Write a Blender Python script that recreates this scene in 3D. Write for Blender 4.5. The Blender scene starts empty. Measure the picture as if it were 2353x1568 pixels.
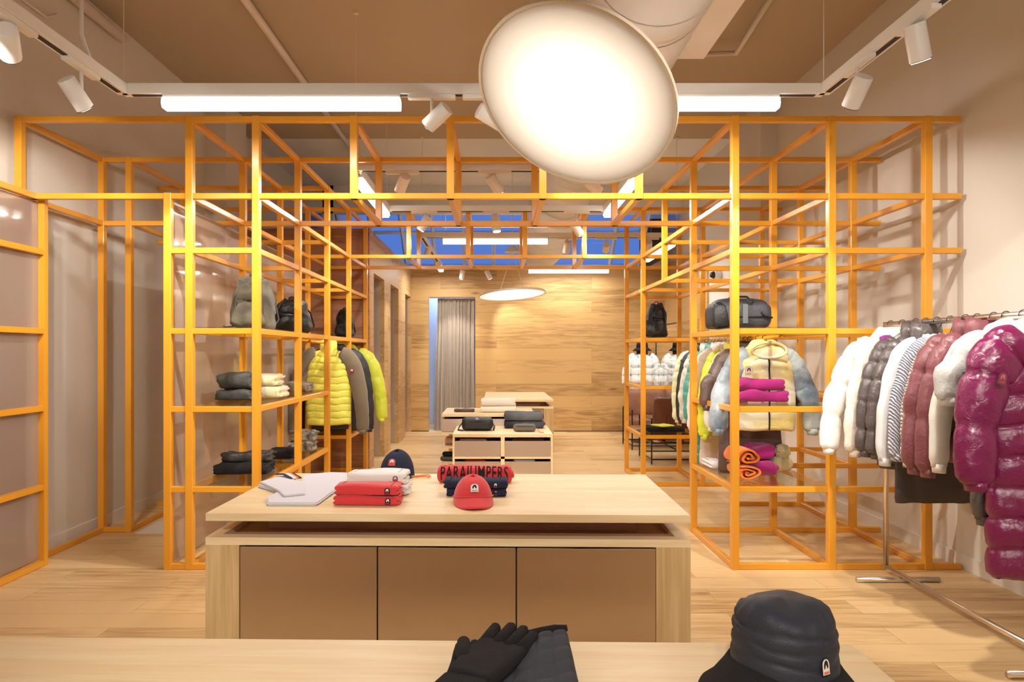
import bpy, bmesh, math, random
from mathutils import Vector, Matrix, noise, Euler
random.seed(7)
S = bpy.context.scene
COL = S.collection
PI = math.pi
F = 1600.0; VX = 1141.0; VY = 812.0; CH = 1.35
# ---------------------------------------------------------------- camera, sky, exposure
cam = bpy.data.cameras.new('camera'); camo = bpy.data.objects.new('camera', cam); COL.objects.link(camo)
camo.location = (0, 0, CH); camo.rotation_euler = (PI/2, 0, 0)
cam.sensor_width = 36.0; cam.lens = F/2353*36.0
cam.shift_x = 35.5/2353; cam.shift_y = 28.0/2353
cam.clip_start = 0.05
S.camera = camo
w = bpy.data.worlds.new('dusk_sky'); S.world = w; w.use_nodes = True
wn = w.node_tree.nodes; wl = w.node_tree.links; wn.clear()
o_ = wn.new('ShaderNodeOutputWorld'); b_ = wn.new('ShaderNodeBackground')
tc = wn.new('ShaderNodeTexCoord'); sx = wn.new('ShaderNodeSeparateXYZ'); cr = wn.new('ShaderNodeValToRGB')
wl.new(tc.outputs['Generated'], sx.inputs[0]); wl.new(sx.outputs['Z'], cr.inputs[0])
cr.color_ramp.elements[0].color = (.085, .18, .52, 1); cr.color_ramp.elements[1].color = (.05, .12, .44, 1)
wl.new(cr.outputs[0], b_.inputs[0]); b_.inputs[1].default_value = 1.0; wl.new(b_.outputs[0], o_.inputs[0])
S.view_settings.view_transform = 'Standard'; S.view_settings.look = 'None'
S.view_settings.gamma = 1.0; S.view_settings.use_curve_mapping = False
S.view_settings.exposure = 0.30

# ---------------------------------------------------------------- helpers
def tag(o, label=None, cat=None, group=None, kind=None):
    if label: o['label'] = label
    if cat: o['category'] = cat
    if group: o['group'] = group
    if kind: o['kind'] = kind
    return o
def thing(name, label, cat, loc=(0,0,0), rz=0.0, group=None):
    o = bpy.data.objects.new(name, None); COL.objects.link(o)
    o.location = loc; o.rotation_euler = (0, 0, rz); o.empty_display_size = .05
    return tag(o, label, cat, group)
def mesh_obj(name, me, mats, parent=None, smooth=False):
    if mats is not None:
        for m in (mats if isinstance(mats, (list, tuple)) else [mats]): me.materials.append(m)
    if smooth:
        for p in me.polygons: p.use_smooth = True
    o = bpy.data.objects.new(name, me); COL.objects.link(o)
    if parent: o.parent = parent
    return o
def fin(name, bm, mats, parent=None, smooth=False, angle=None):
    bmesh.ops.recalc_face_normals(bm, faces=bm.faces)
    me = bpy.data.meshes.new(name); bm.to_mesh(me); bm.free()
    o = mesh_obj(name, me, mats, parent, smooth)
    if angle:
        for p in me.polygons: p.use_smooth = True
        me.set_sharp_from_angle(angle=math.radians(angle))
    return o
def bx(bm, x0, x1, y0, y1, z0, z1, mi=0):
    v = [bm.verts.new(c) for c in ((x0,y0,z0),(x1,y0,z0),(x1,y1,z0),(x0,y1,z0),(x0,y0,z1),(x1,y0,z1),(x1,y1,z1),(x0,y1,z1))]
    for f in ((0,3,2,1),(4,5,6,7),(0,1,5,4),(1,2,6,5),(2,3,7,6),(3,0,4,7)):
        bm.faces.new([v[i] for i in f]).material_index = mi
    return v
def box(name, x0, x1, y0, y1, z0, z1, mat, parent=None, bev=0):
    bm = bmesh.new(); bx(bm, x0, x1, y0, y1, z0, z1)
    if bev: bmesh.ops.bevel(bm, geom=bm.edges[:], offset=bev, segments=2, affect='EDGES')
    return fin(name, bm, mat, parent)
def struct(o): o['kind'] = 'structure'; return o
def frame_for(d):
    d = d.normalized(); u = Vector((0,0,1)) if abs(d.z) < .95 else Vector((1,0,0))
    a = d.cross(u).normalized(); return a, d.cross(a).normalized()
def tube(bm, pts, rad, seg=12, cap=True, closed=False, sc=(1,1), mi=0):
    pts = [Vector(p) for p in pts]; n = len(pts); rings = []
    pa = None
    for i, p in enumerate(pts):
        if closed: d = pts[(i+1) % n]-pts[i-1]
        else: d = pts[min(i+1, n-1)]-pts[max(i-1, 0)]
        if d.length < 1e-9: d = Vector((0,0,1))
        d.normalize()
        if pa is None: a, b = frame_for(d)
        else:
            a = (pa - d*pa.dot(d)); a = a.normalized() if a.length > 1e-6 else frame_for(d)[0]; b = d.cross(a)
        pa = a
        r = rad[i] if isinstance(rad, (list, tuple)) else rad
        rings.append([bm.verts.new(p + (a*math.cos(2*PI*k/seg)*sc[0] + b*math.sin(2*PI*k/seg)*sc[1])*r) for k in range(seg)])
    m = n if closed else n-1
    for i in range(m):
        A = rings[i]; B = rings[(i+1) % n]
        for k in range(seg):
            bm.faces.new((A[k], A[(k+1) % seg], B[(k+1) % seg], B[k])).material_index = mi
    if cap and not closed:
        bm.faces.new(rings[0][::-1]).material_index = mi; bm.faces.new(rings[-1]).material_index = mi
def lathe(bm, prof, seg=32, c=(0,0,0), sx=1, sy=1, fn=None, mi=0):
    rings = []
    for i, (r, z) in enumerate(prof):
        ring = []
        for k in range(seg):
            a = 2*PI*k/seg; p = Vector((c[0]+r*math.cos(a)*sx, c[1]+r*math.sin(a)*sy, c[2]+z))
            if fn: p = fn(p, a, i, r, z)
            ring.append(bm.verts.new(p))
        rings.append(ring)
    for i in range(len(rings)-1):
        for k in range(seg):
            bm.faces.new((rings[i][k], rings[i][(k+1)%seg], rings[i+1][(k+1)%seg], rings[i+1][k])).material_index = mi
    if prof[0][0] > 1e-5: bm.faces.new(rings[0][::-1]).material_index = mi
    if prof[-1][0] > 1e-5: bm.faces.new(rings[-1]).material_index = mi
    bmesh.ops.remove_doubles(bm, verts=bm.verts[:], dist=1e-6)
def ss(n): return [math.sin(PI/2*(-1+2*i/n)) for i in range(n+1)]
def soft(bm, hx, hy, hz, r=.02, n=(10,8,6), c=(0,0,0), fn=None, mi=0):
    """rounded box from a cube grid; fn(pos, (u,v,w)) shapes it further"""
    cache = {}
    us, vs, ws = ss(n[0]), ss(n[1]), ss(n[2])
    r = min(r, hx*.98, hy*.98, hz*.98)
    def V(u, v, w):
        k = (round(u,5), round(v,5), round(w,5))
        if k not in cache:
            p = Vector((u*hx, v*hy, w*hz))
            q = Vector((max(-hx+r, min(hx-r, p.x)), max(-hy+r, min(hy-r, p.y)), max(-hz+r, min(hz-r, p.z))))
            d = p-q
            if d.length > 1e-9: p = q + d.normalized()*r
            if fn: p = fn(p, (u, v, w))
            cache[k] = bm.verts.new(p + Vector(c))
        return cache[k]
    def quad(a, b, cc, d):
        try: bm.faces.new((a, b, cc, d)).material_index = mi
        except ValueError: pass
    for i in range(n[0]):
        for j in range(n[1]):
            for s in (-1, 1): quad(V(us[i],vs[j],s), V(us[i+1],vs[j],s), V(us[i+1],vs[j+1],s), V(us[i],vs[j+1],s))
    for i in range(n[0]):
        for j in range(n[2]):
            for s in (-1, 1): quad(V(us[i],s,ws[j]), V(us[i+1],s,ws[j]), V(us[i+1],s,ws[j+1]), V(us[i],s,ws[j+1]))
    for i in range(n[1]):
        for j in range(n[2]):
            for s in (-1, 1): quad(V(s,vs[i],ws[j]), V(s,vs[i+1],ws[j]), V(s,vs[i+1],ws[j+1]), V(s,vs[i],ws[j+1]))
def nz(p, s=6.0, seed=0.0):
    return noise.noise(Vector((p[0]*s+seed, p[1]*s+seed*1.7, p[2]*s-seed)))
def pt(px, py, Y): return Vector(((px-VX)*Y/F, Y, CH-(py-VY)*Y/F))
def onz(px, py, z):
    Y = F*(CH-z)/(py-VY); return Vector(((px-VX)*Y/F, Y, z))

# ---------------------------------------------------------------- materials
MATS = {}
def nodes(name):
    m = bpy.data.materials.new(name); m.use_nodes = True
    nt = m.node_tree; b = nt.nodes['Principled BSDF']; return m, nt, nt.nodes, nt.links, b
def pbr(name, col, rough=.6, metal=0, spec=.5, noise_amt=0.0, nscale=40, bump=0.0, bscale=200, sheen=0, coat=0, c2=None):
    m, nt, N, L, b = nodes(name)
    b.inputs['Base Color'].default_value = (*col, 1); b.inputs['Roughness'].default_value = rough
    b.inputs['Metallic'].default_value = metal; b.inputs['Specular IOR Level'].default_value = spec
    if sheen: b.inputs['Sheen Weight'].default_value = sheen
    if coat: b.inputs['Coat Weight'].default_value = coat; b.inputs['Coat Roughness'].default_value = .15
    t = N.new('ShaderNodeTexCoord')
    if noise_amt or c2:
        n = N.new('ShaderNodeTexNoise'); n.inputs['Scale'].default_value = nscale; n.inputs['Detail'].default_value = 4
        L.new(t.outputs['Object'], n.inputs['Vector'])
        r = N.new('ShaderNodeValToRGB'); L.new(n.outputs['Fac'], r.inputs[0]); L.new(r.outputs[0], b.inputs['Base Color'])
        k = c2 if c2 else tuple(c*(1-noise_amt) for c in col)
        r.color_ramp.elements[0].position = .35; r.color_ramp.elements[0].color = (*k, 1)
        r.color_ramp.elements[1].position = .65; r.color_ramp.elements[1].color = (*col, 1)
    if bump:
        n2 = N.new('ShaderNodeTexNoise'); n2.inputs['Scale'].default_value = bscale; n2.inputs['Detail'].default_value = 3
        L.new(t.outputs['Object'], n2.inputs['Vector'])
        bp = N.new('ShaderNodeBump'); bp.inputs['Strength'].default_value = bump; bp.inputs['Distance'].default_value = .01
        L.new(n2.outputs['Fac'], bp.inputs['Height']); L.new(bp.outputs[0], b.inputs['Normal'])
    MATS[name] = m; return m
def emis(name, col, st):
    m, nt, N, L, b = nodes(name)
    b.inputs['Base Color'].default_value = (.8,.8,.8,1); b.inputs['Emission Color'].default_value = (*col,1); b.inputs['Emission Strength'].default_value = st
    return m
def wood(name, c1, c2, axis='x', up='z', plank=None, seam=.75, rough=.42, gs=1.0, knots=True, obj=False, vary=.5):
    """grain runs along axis; plank=(length,width) lays boards"""
    m, nt, N, L, b = nodes(name)
    if obj: g = N.new('ShaderNodeTexCoord').outputs['Object']
    else: g = N.new('ShaderNodeNewGeometry').outputs['Position']
    s = N.new('ShaderNodeSeparateXYZ'); L.new(g, s.inputs[0]); ix = {'x':0,'y':1,'z':2}
    third = [a for a in 'xyz' if a not in (axis, up)][0]
    cb = N.new('ShaderNodeCombineXYZ'); L.new(s.outputs[ix[axis]], cb.inputs[0]); L.new(s.outputs[ix[up]], cb.inputs[1]); L.new(s.outputs[ix[third]], cb.inputs[2])
    vec = cb.outputs[0]
    val = None
    if plank:
        br = N.new('ShaderNodeTexBrick'); br.inputs['Scale'].default_value = 1; br.inputs['Brick Width'].default_value = plank[0]
        br.inputs['Row Height'].default_value = plank[1]; br.inputs['Mortar Size'].default_value = .0012; br.inputs['Mortar Smooth'].default_value = .3
        br.offset = .37; br.offset_frequency = 2; br.squash = 1
        br.inputs['Color1'].default_value = (0,0,0,1); br.inputs['Color2'].default_value = (1,1,1,1); br.inputs['Mortar'].default_value = (.5,.5,.5,1)
        L.new(vec, br.inputs['Vector']); val = br.outputs['Color']
        # board number shifts the grain
        mm = N.new('ShaderNodeVectorMath'); mm.operation = 'MULTIPLY'; L.new(val, mm.inputs[0]); mm.inputs[1].default_value = (7, 3, 5)
        ad = N.new('ShaderNodeVectorMath'); ad.operation = 'ADD'; L.new(vec, ad.inputs[0]); L.new(mm.outputs[0], ad.inputs[1]); vec2 = ad.outputs[0]
    else: vec2 = vec
    mp = N.new('ShaderNodeMapping'); mp.inputs['Scale'].default_value = (1.3*gs, 14*gs, 14*gs); L.new(vec2, mp.inputs[0])
    n1 = N.new('ShaderNodeTexNoise'); n1.inputs['Scale'].default_value = 1.6; n1.inputs['Detail'].default_value = 6; n1.inputs['Distortion'].default_value = .9
    L.new(mp.outputs[0], n1.inputs['Vector'])
    mp2 = N.new('ShaderNodeMapping'); mp2.inputs['Scale'].default_value = (3*gs, 120*gs, 120*gs); L.new(vec2, mp2.inputs[0])
    n2 = N.new('ShaderNodeTexNoise'); n2.inputs['Scale'].default_value = 1.0; n2.inputs['Detail'].default_value = 3; L.new(mp2.outputs[0], n2.inputs['Vector'])
    a1 = N.new('ShaderNodeMath'); a1.operation = 'MULTIPLY_ADD'; L.new(n2.outputs['Fac'], a1.inputs[0]); a1.inputs[1].default_value = .45; L.new(n1.outputs['Fac'], a1.inputs[2])
    if val is not None:
        a2 = N.new('ShaderNodeMath'); a2.operation = 'MULTIPLY_ADD'; sp = N.new('ShaderNodeSeparateColor'); L.new(val, sp.inputs[0])
        L.new(sp.outputs[0], a2.inputs[0]); a2.inputs[1].default_value = vary*.5; L.new(a1.outputs[0], a2.inputs[2]); src = a2.outputs[0]
    else: src = a1.outputs[0]
    r = N.new('ShaderNodeValToRGB'); L.new(src, r.inputs[0])
    r.color_ramp.elements[0].position = .50; r.color_ramp.elements[0].color = (*c2, 1)
    r.color_ramp.elements[1].position = .98; r.color_ramp.elements[1].color = (*c1, 1)
    out = r.outputs[0]
    if knots:
        mpk = N.new('ShaderNodeMapping'); mpk.inputs['Scale'].default_value = (1.1, 3.4, 3.4); L.new(vec2, mpk.inputs[0])
        vo = N.new('ShaderNodeTexVoronoi'); vo.inputs['Scale'].default_value = 1.0; L.new(mpk.outputs[0], vo.inputs['Vector'])
        rk = N.new('ShaderNodeValToRGB'); L.new(vo.outputs['Distance'], rk.inputs[0])
        rk.color_ramp.elements[0].position = .03; rk.color_ramp.elements[0].color = (.45,.36,.3,1); rk.color_ramp.elements[1].position = .12; rk.color_ramp.elements[1].color = (1,1,1,1)
        mx = N.new('ShaderNodeMix'); mx.data_type = 'RGBA'; mx.blend_type = 'MULTIPLY'; mx.inputs[0].default_value = .8
        L.new(out, mx.inputs[6]); L.new(rk.outputs[0], mx.inputs[7]); out = mx.outputs[2]
    if plank:
        mx = N.new('ShaderNodeMix'); mx.data_type = 'RGBA'; mx.blend_type = 'MULTIPLY'; mx.inputs[7].default_value = (seam*.6, seam*.5, seam*.4, 1)
        L.new(br.outputs['Fac'], mx.inputs[0]); L.new(out, mx.inputs[6]); out = mx.outputs[2]
    L.new(out, b.inputs['Base Color']); b.inputs['Roughness'].default_value = rough; b.inputs['Specular IOR Level'].default_value = .35
    MATS[name] = m; return m
def paint_wall(name, col):
    return pbr(name, col, rough=.85, spec=.2, bump=.03, bscale=90)

M_wall = paint_wall('wall_paint', (.74,.69,.615)); M_ceil = paint_wall('ceiling_paint', (.54,.43,.31)); M_wcold = paint_wall('white_bulkhead_paint', (.84,.82,.82))
M_base = pbr('white_skirting', (.80,.76,.70), .5)
M_floor = wood('oak_floor', (.80,.56,.28), (.44,.25,.095), 'x', 'y', (1.9,.19), vary=.9, rough=.36)
M_wwall = wood('oak_wall_back', (.62,.39,.155), (.30,.155,.05), 'x', 'z', (2.6,.205), vary=1.0, rough=.5)
M_wside = wood('oak_wall_side', (.60,.39,.17), (.33,.18,.065), 'y', 'z', (2.6,.205), vary=.8, rough=.5)
M_walnut = wood('brown_wall', (.50,.24,.13), (.26,.10,.05), 'x', 'z', (2.6,.205), vary=.8, rough=.5)
M_ash = wood('pale_ash_top', (.88,.72,.46), (.76,.56,.31), 'x', 'y', None, rough=.4, gs=.8, knots=False, obj=True)
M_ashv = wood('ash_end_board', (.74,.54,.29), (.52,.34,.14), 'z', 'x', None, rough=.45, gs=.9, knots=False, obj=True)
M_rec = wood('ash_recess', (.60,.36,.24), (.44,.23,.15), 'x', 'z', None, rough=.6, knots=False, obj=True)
def steel_mat(name, col, rough, aniso):
    m = pbr(name, col, rough, metal=1); b = m.node_tree.nodes['Principled BSDF']; b.inputs['Anisotropic'].default_value = aniso
    if aniso: return m
    nt = m.node_tree; N = nt.nodes; L = nt.links; t = N.new('ShaderNodeTexCoord'); mp = N.new('ShaderNodeMapping'); mp.inputs['Scale'].default_value = (2, 2, 1400)
    n = N.new('ShaderNodeTexNoise'); n.inputs['Scale'].default_value = 1; n.inputs['Detail'].default_value = 3; L.new(t.outputs['Object'], mp.inputs[0]); L.new(mp.outputs[0], n.inputs['Vector'])
    bp = N.new('ShaderNodeBump'); bp.inputs['Strength'].default_value = .25; bp.inputs['Distance'].default_value = .0012
    L.new(n.outputs['Fac'], bp.inputs['Height']); L.new(bp.outputs[0], b.inputs['Normal']); return m
M_steel = steel_mat('brushed_bronze_steel', (.74,.65,.56), .32, .92)
M_steelg = steel_mat('brushed_grey_steel', (.62,.53,.46), .3, 0)
M_chrome = pbr('satin_steel_tube', (.82,.76,.71), .3, metal=1)
M_orange = pbr('orange_lacquer', (.80,.35,.026), .30, spec=.5, coat=.3)
M_white = pbr('white_metal', (.83,.80,.77), .4)
M_cream = pbr('cream_metal', (.80,.70,.60), .45)
M_black = pbr('black_metal', (.015,.013,.012), .4)
M_dark = pbr('dark_gap', (.03,.02,.015), .7)
M_bar = emis('linear_lamp_diffuser', (1,.97,.93), 4)
M_lens = emis('spot_lens', (1,.95,.88), 14)
def glass_mat(name, tint, glossy=.12):
    m, nt, N, L, b = nodes(name); N.remove(b); out = N['Material Output']
    tr = N.new('ShaderNodeBsdfTransparent'); tr.inputs[0].default_value = (*tint,1)
    gl = N.new('ShaderNodeBsdfGlossy'); gl.inputs['Roughness'].default_value = .03
    lw = N.new('ShaderNodeLayerWeight'); pw = N.new('ShaderNodeMath'); pw.operation = 'POWER'; L.new(lw.outputs['Facing'], pw.inputs[0]); pw.inputs[1].default_value = 4
    fr = N.new('ShaderNodeMath'); fr.operation = 'MULTIPLY_ADD'; L.new(pw.outputs[0], fr.inputs[0]); fr.inputs[1].default_value = .55; fr.inputs[2].default_value = .03; mx = N.new('ShaderNodeMixShader')
    L.new(fr.outputs[0], mx.inputs[0]); L.new(tr.outputs[0], mx.inputs[1]); L.new(gl.outputs[0], mx.inputs[2]); L.new(mx.outputs[0], out.inputs[0]); return m
M_glass = glass_mat('shelf_glass', (.93,.92,.86)); M_sky = glass_mat('skylight_glass', (.9,.95,1))
def frosted(name, col, clear=.12):
    m, nt, N, L, b = nodes(name); N.remove(b); out = N['Material Output']
    di = N.new('ShaderNodeBsdfDiffuse'); di.inputs[0].default_value = (*col,1)
    tl = N.new('ShaderNodeBsdfTranslucent'); tl.inputs[0].default_value = (*col,1)
    rf = N.new('ShaderNodeBsdfRefraction'); rf.inputs['IOR'].default_value = 1.02; rf.inputs['Roughness'].default_value = .35; rf.inputs[0].default_value = (.95,.9,.85,1)
    gl = N.new('ShaderNodeBsdfGlossy'); gl.inputs['Roughness'].default_value = .06; gl.inputs[0].default_value = (.9,.85,.8,1)
    m1 = N.new('ShaderNodeMixShader'); m1.inputs[0].default_value = .45; L.new(di.outputs[0], m1.inputs[1]); L.new(tl.outputs[0], m1.inputs[2])
    m2 = N.new('ShaderNodeMixShader'); m2.inputs[0].default_value = clear; L.new(m1.outputs[0], m2.inputs[1]); L.new(rf.outputs[0], m2.inputs[2])
    m3 = N.new('ShaderNodeMixShader'); m3.inputs[0].default_value = .12; L.new(m2.outputs[0], m3.inputs[1]); L.new(gl.outputs[0], m3.inputs[2])
    L.new(m3.outputs[0], out.inputs[0]); return m
M_frost = frosted('frosted_acrylic', (.74,.64,.55), .25); M_frost2 = frosted('smoked_screen_acrylic', (.66,.54,.46), .4)

# ---------------------------------------------------------------- lamps' light (most sit in fixtures built below)
def area(loc, rot, sx_, sy_, power, col=(1,.955,.90)):
    l = bpy.data.lights.new('lamp_light', 'AREA'); l.shape = 'RECTANGLE'; l.size = sx_; l.size_y = sy_; l.energy = power; l.color = col
    o = bpy.data.objects.new('lamp_light', l); COL.objects.link(o); o.location = loc; o.rotation_euler = rot; return o
def spotl(loc, d, power, ang=50, col=(1,.935,.84), blend=.5, rad=.03):
    l = bpy.data.lights.new('spot_beam', 'SPOT'); l.energy = power; l.spot_size = math.radians(ang); l.spot_blend = blend; l.shadow_soft_size = rad; l.color = col
    o = bpy.data.objects.new('spot_beam', l); COL.objects.link(o); o.location = loc
    o.rotation_euler = Vector(d).to_track_quat('-Z', 'Y').to_euler(); return o

# ---------------------------------------------------------------- the room
XL = -3.06; XR = 2.93; ZC = 4.0; YB = 12.0; ZW = 2.79
struct(box('floor', -3.3, 3.2, -3.2, 13.6, -.1, 0, M_floor))
struct(box('ceiling', -3.3, 3.2, -3.2, 8.6, ZC, ZC+.1, M_ceil))
struct(box('ceiling_rear', -3.3, 3.2, 8.6, 11.0, ZC, ZC+.1, M_wcold))
struct(box('wall_left', XL-.12, XL, -3.2, 12.2, 0, ZC, M_wall))
struct(box('wall_right', XR, XR+.12, -3.2, 12.2, 0, ZC, M_wall))
struct(box('wall_front', -3.2, 3.1, -3.2, -3.08, 0, ZC, M_wall))
struct(box('baseboard_left', XL, XL+.014, -3, 8.0, 0, .09, M_base))
struct(box('baseboard_right', XR-.014, XR, -3, 9.55, 0, .09, M_base))
struct(box('wall_bulkhead', -3.2, 3.05, 11.0, 11.12, 3.56, 4.1, M_wcold))
# left pilaster, right pilaster
struct(box('trim_1', XL, XL+.22, 7.3, 7.9, 0, ZC, M_wall))
struct(box('trim_2', XR-.16, XR, 7.3, 8.0, 0, ZC, M_wall))
# back wall with curtain opening
bm = bmesh.new()
bx(bm, -1.5, -1.17, YB, YB+.1, 0, ZW); bx(bm, -1.17, -.367, YB, YB+.1, 2.32, ZW); bx(bm, -.367, 3.0, YB, YB+.1, 0, ZW)
struct(fin('wall_back', bm, M_wwall))
bm = bmesh.new(); bx(bm, -.367, XR, YB-.012, YB, 0, .012); bx(bm, -1.48, -1.17, YB-.012, YB, 0, .012)
struct(fin('baseboard_back', bm, M_dark))
struct(box('trim_3', -1.6, XR, YB-.03, YB+.12, ZW, ZW+.05, M_cream))
# room behind the curtain
M_cool = paint_wall('cool_room_paint', (.7,.75,.85))
bm = bmesh.new(); bx(bm, -2.2, .8, 13.5, 13.6, 0, 2.8); bx(bm, -2.3, -2.2, 12.1, 13.6, 0, 2.8); bx(bm, .8, .9, 12.1, 13.6, 0, 2.8)
struct(fin('wall_fitting_room', bm, M_cool))
area((-.9, 13.0, 2.75), (0,0,0), .8, .5, 18, (.55,.7,1))  # bluish area light without a fixture, for the room behind the curtain
# right wood lining
struct(box('wall_right_lining', XR-.03, XR, 9.6, YB, 0, 2.85, M_wside))
# left wood block: front face and side wall with three steel-lined openings
struct(box('wall_left_block', XL, -1.47, 8.03, 8.1, 0, ZW, M_walnut))
ops = [(8.34,9.12),(9.66,10.43),(11.2,11.93)]
bm = bmesh.new(); ys = 8.1
for a, b in ops:
    bx(bm, -1.53, -1.47, ys, a, 0, ZW); bx(bm, -1.53, -1.47, a, b, 2.31, ZW); ys = b
bx(bm, -1.53, -1.47, ys, YB, 0, ZW)
bx(bm, XL, -1.53, 8.1, YB, ZW-.04, ZW)
struct(fin('wall_left_niches', bm, M_wside))
M_niche = steel_mat('niche_steel', (.66,.57,.50), .42, 0)
for i, (a, b) in enumerate(ops):
    bm = bmesh.new()
    bx(bm, -2.1, -1.531, a-.02, a, 0, 2.31); bx(bm, -2.1, -1.531, b, b+.02, 0, 2.31); bx(bm, -2.12, -2.1, a, b, 0, 2.31); bx(bm, -2.1, -1.531, a, b, 2.31, 2.33)
    struct(fin('door_%d' % (i+1), bm, M_niche))
# skylight
M_mull = pbr('skylight_mullion', (.66,.72,.82), .5)
y0, z0, y1, z1 = 12.02, 2.86, 11.06, 3.62
sl = Vector((0, y1-y0, z1-z0)); nrm = Vector((0, -(z1-z0), (y1-y0))).normalized()
bm = bmesh.new(); v = [bm.verts.new(p) for p in ((-2.55,y0,z0),(2.45,y0,z0),(2.45,y1,z1),(-2.55,y1,z1))]; bm.faces.new(v)
win = struct(fin('window_1', bm, M_sky))
bm = bmesh.new()
xs = [-2.55+.5*i for i in range(11)]
for x in xs:
    a = Vector((x, y0, z0)); tube(bm, [a, a+sl], .042, 4, sc=(.8,1.1))
for t in (0, .62, 1.0):
    a = Vector((-2.55, y0, z0))+sl*t; tube(bm, [a, a+Vector((5.0,0,0))], .03, 4)
fin('window_frame', bm, M_mull, win)
struct(box('trim_4', -2.75, -2.58, 11.0, 12.1, 2.79, 4.1, M_wcold)); struct(box('trim_5', 2.48, 2.66, 11.13, 12.1, 2.86, 3.5, M_black))
struct(box('wall_left_upper', -3.18, -2.75, 11.9, 12.0, 2.79, 4.1, M_wcold)); struct(box('wall_right_upper', 2.66, 3.05, 11.9, 12.0, 2.79, 4.1, M_wcold))
# pipes on the ceiling
def pipe(name, label, pts, r, mat=M_cream, cat='pipe'):
    bm = bmesh.new(); tube(bm, pts, r, 12); return tag(fin(name, bm, mat, smooth=True), label, cat)
pipe('ceiling_pipe', 'beige pipe under the ceiling, running away above the left linear lamp', [(-1.85,1.5,3.95),(-1.85,9.5,3.95)], .032)
pipe('ceiling_pipe', 'thick beige pipe in the upper left ceiling corner', [(-3.0,1.5,3.88),(-3.0,5.6,3.88)], .04)
pipe('conduit', 'thin beige conduit beside the thick pipe at the upper left', [(-3.04,1.5,3.62),(-3.04,4.7,3.62),(-3.0,4.75,3.66)], .01, cat='conduit')
p_a, p_b, p_c = pt(1772,-20,5.2), pt(1692,122,6.2), pt(1615,125,6.2)
for p in (p_a, p_b, p_c): p.z = 3.88
pipe('conduit', 'thin bent ceiling conduit right of the big white duct', [onz(1772,-5,3.9), onz(1692,122,3.9), onz(1610,125,3.9)], .022, cat='conduit')
# lamp powers (W): linear lamps [near, middle/back, added fill behind camera], spotlights, disc lamps
LP = [17, 16, 9]; SP = 92; DL = [5.0, 15]
# ---------------------------------------------------------------- the orange steel lattice
R = [None, 4.353, 5.262, 6.165, 7.067, 7.97]
LV = [.019, .5, 1.0, 1.487, 1.99, 2.33, 2.81]
PW = .023; BW = .018
lat = thing('steel_lattice', 'orange steel lattice shelving that spans the shop as a gateway of open cubes', 'display frame', (0, 4.353, 0))
def latpart(name, x0,x1,y0,y1,z0,z1):
    bm = bmesh.new(); oy = 4.353
    bx(bm, x0, x1, y0-oy, y1-oy, z0, z1); bmesh.ops.bevel(bm, geom=bm.edges[:], offset=.0025, segments=1, affect='EDGES')
    fin(name, bm, M_orange, lat)
def post(x, r, z0=0, z1=6):
    zz0 = 0 if z0 == 0 else LV[z0]-BW; latpart('post', x-PW, x+PW, R[r]-PW, R[r]+PW, zz0, LV[z1]+BW+.002)
def cross(r, lv, x0, x1):
    y = R[r]; latpart('cross_beam', x0, x1, y-BW, y+BW, LV[lv]-BW, LV[lv]+BW)
def longi(x, lv, a, b):
    latpart('long_beam', x-BW, x+BW, R[a]+PW*.5, R[b]-PW*.5, LV[lv]-BW, LV[lv]+BW)
XE = 2.897
for x, rows, z0 in ((-2.98,(1,2),0),(-2.773,(2,3),0),(-1.915,(1,2,3,4,5),0),(-1.5,(1,2,3,4,5),0),
                (-.89,(1,2,4,5),5),(-.288,(1,2,4,5),5),(.288,(1,2,4,5),5),(.89,(1,2,4,5),5),
                (1.488,(1,2,4,5),0),(1.488,(3,),4),(2.09,(1,2,3,4,5),0),(2.69,(1,2,3,4),0)):
    for r in rows: post(x, r, z0)
post(-2.05, 1, 0, 5)
for r, lvs, x0, x1 in ((1,(6,5),-2.98,XE),(2,(6,5),-2.98,XE),(3,(6,5),-2.998,-1.5),(3,(6,5,4),1.488,XE),(4,(6,),-2.74,XE),(4,(5,),-1.915,XE),(5,(6,5),-1.915,2.09),
        (1,(4,3,2,1,0),-2.05,-1.5),(1,(4,3,2,1,0),1.488,XE),(2,(4,3,2,1,0),-1.915,-1.5),(2,(4,3,2,1,0),1.488,XE),(2,(0,),-2.98,-2.773),
        (3,(4,3,2,1,0),-1.915,-1.5),(3,(3,0),2.09,XE),(3,(2,),2.69,XE),(3,(1,),2.36,XE),(3,(0,),-2.998,-2.773),
        (4,(4,3,1,0),-1.915,-1.5),(4,(4,0),1.488,XE),(4,(3,2,1),1.488,2.09),(5,(4,3,1,0),-1.915,-1.5),(5,(4,3,2,1,0),1.488,2.09)):
    for l in lvs: cross(r, l, x0, x1)
def L(x, lvs, a, b):
    for l in lvs:
        for r in range(a, b): longi(x, l, r, r+1)
L(-2.98,(6,5,0),1,2); L(-2.773,(6,5,0),2,3); L(-2.773,(6,),3,4)
L(-1.915,(6,5,4,3),1,5); L(-1.915,(2,1,0),1,3); L(-1.915,(1,0),4,5)
L(-1.5,(6,5,4,3),1,5); L(-1.5,(2,1,0),1,3); L(-1.5,(1,0),4,5)
for x in (-.89,-.288,.288,.89): L(x,(6,5),1,2); L(x,(6,5),4,5)
L(1.488,(6,5,4),1,5); L(1.488,(3,2,1,0),1,2); L(1.488,(3,2,1,0),4,5)
L(2.09,(6,5,4),1,5); L(2.09,(3,1,0),1,2); L(2.09,(3,2,1,0),4,5)
L(2.69,(6,5,4),1,4); L(2.69,(0,),1,3); L(2.69,(1,2),2,3)
GZ = BW+.001
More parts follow.
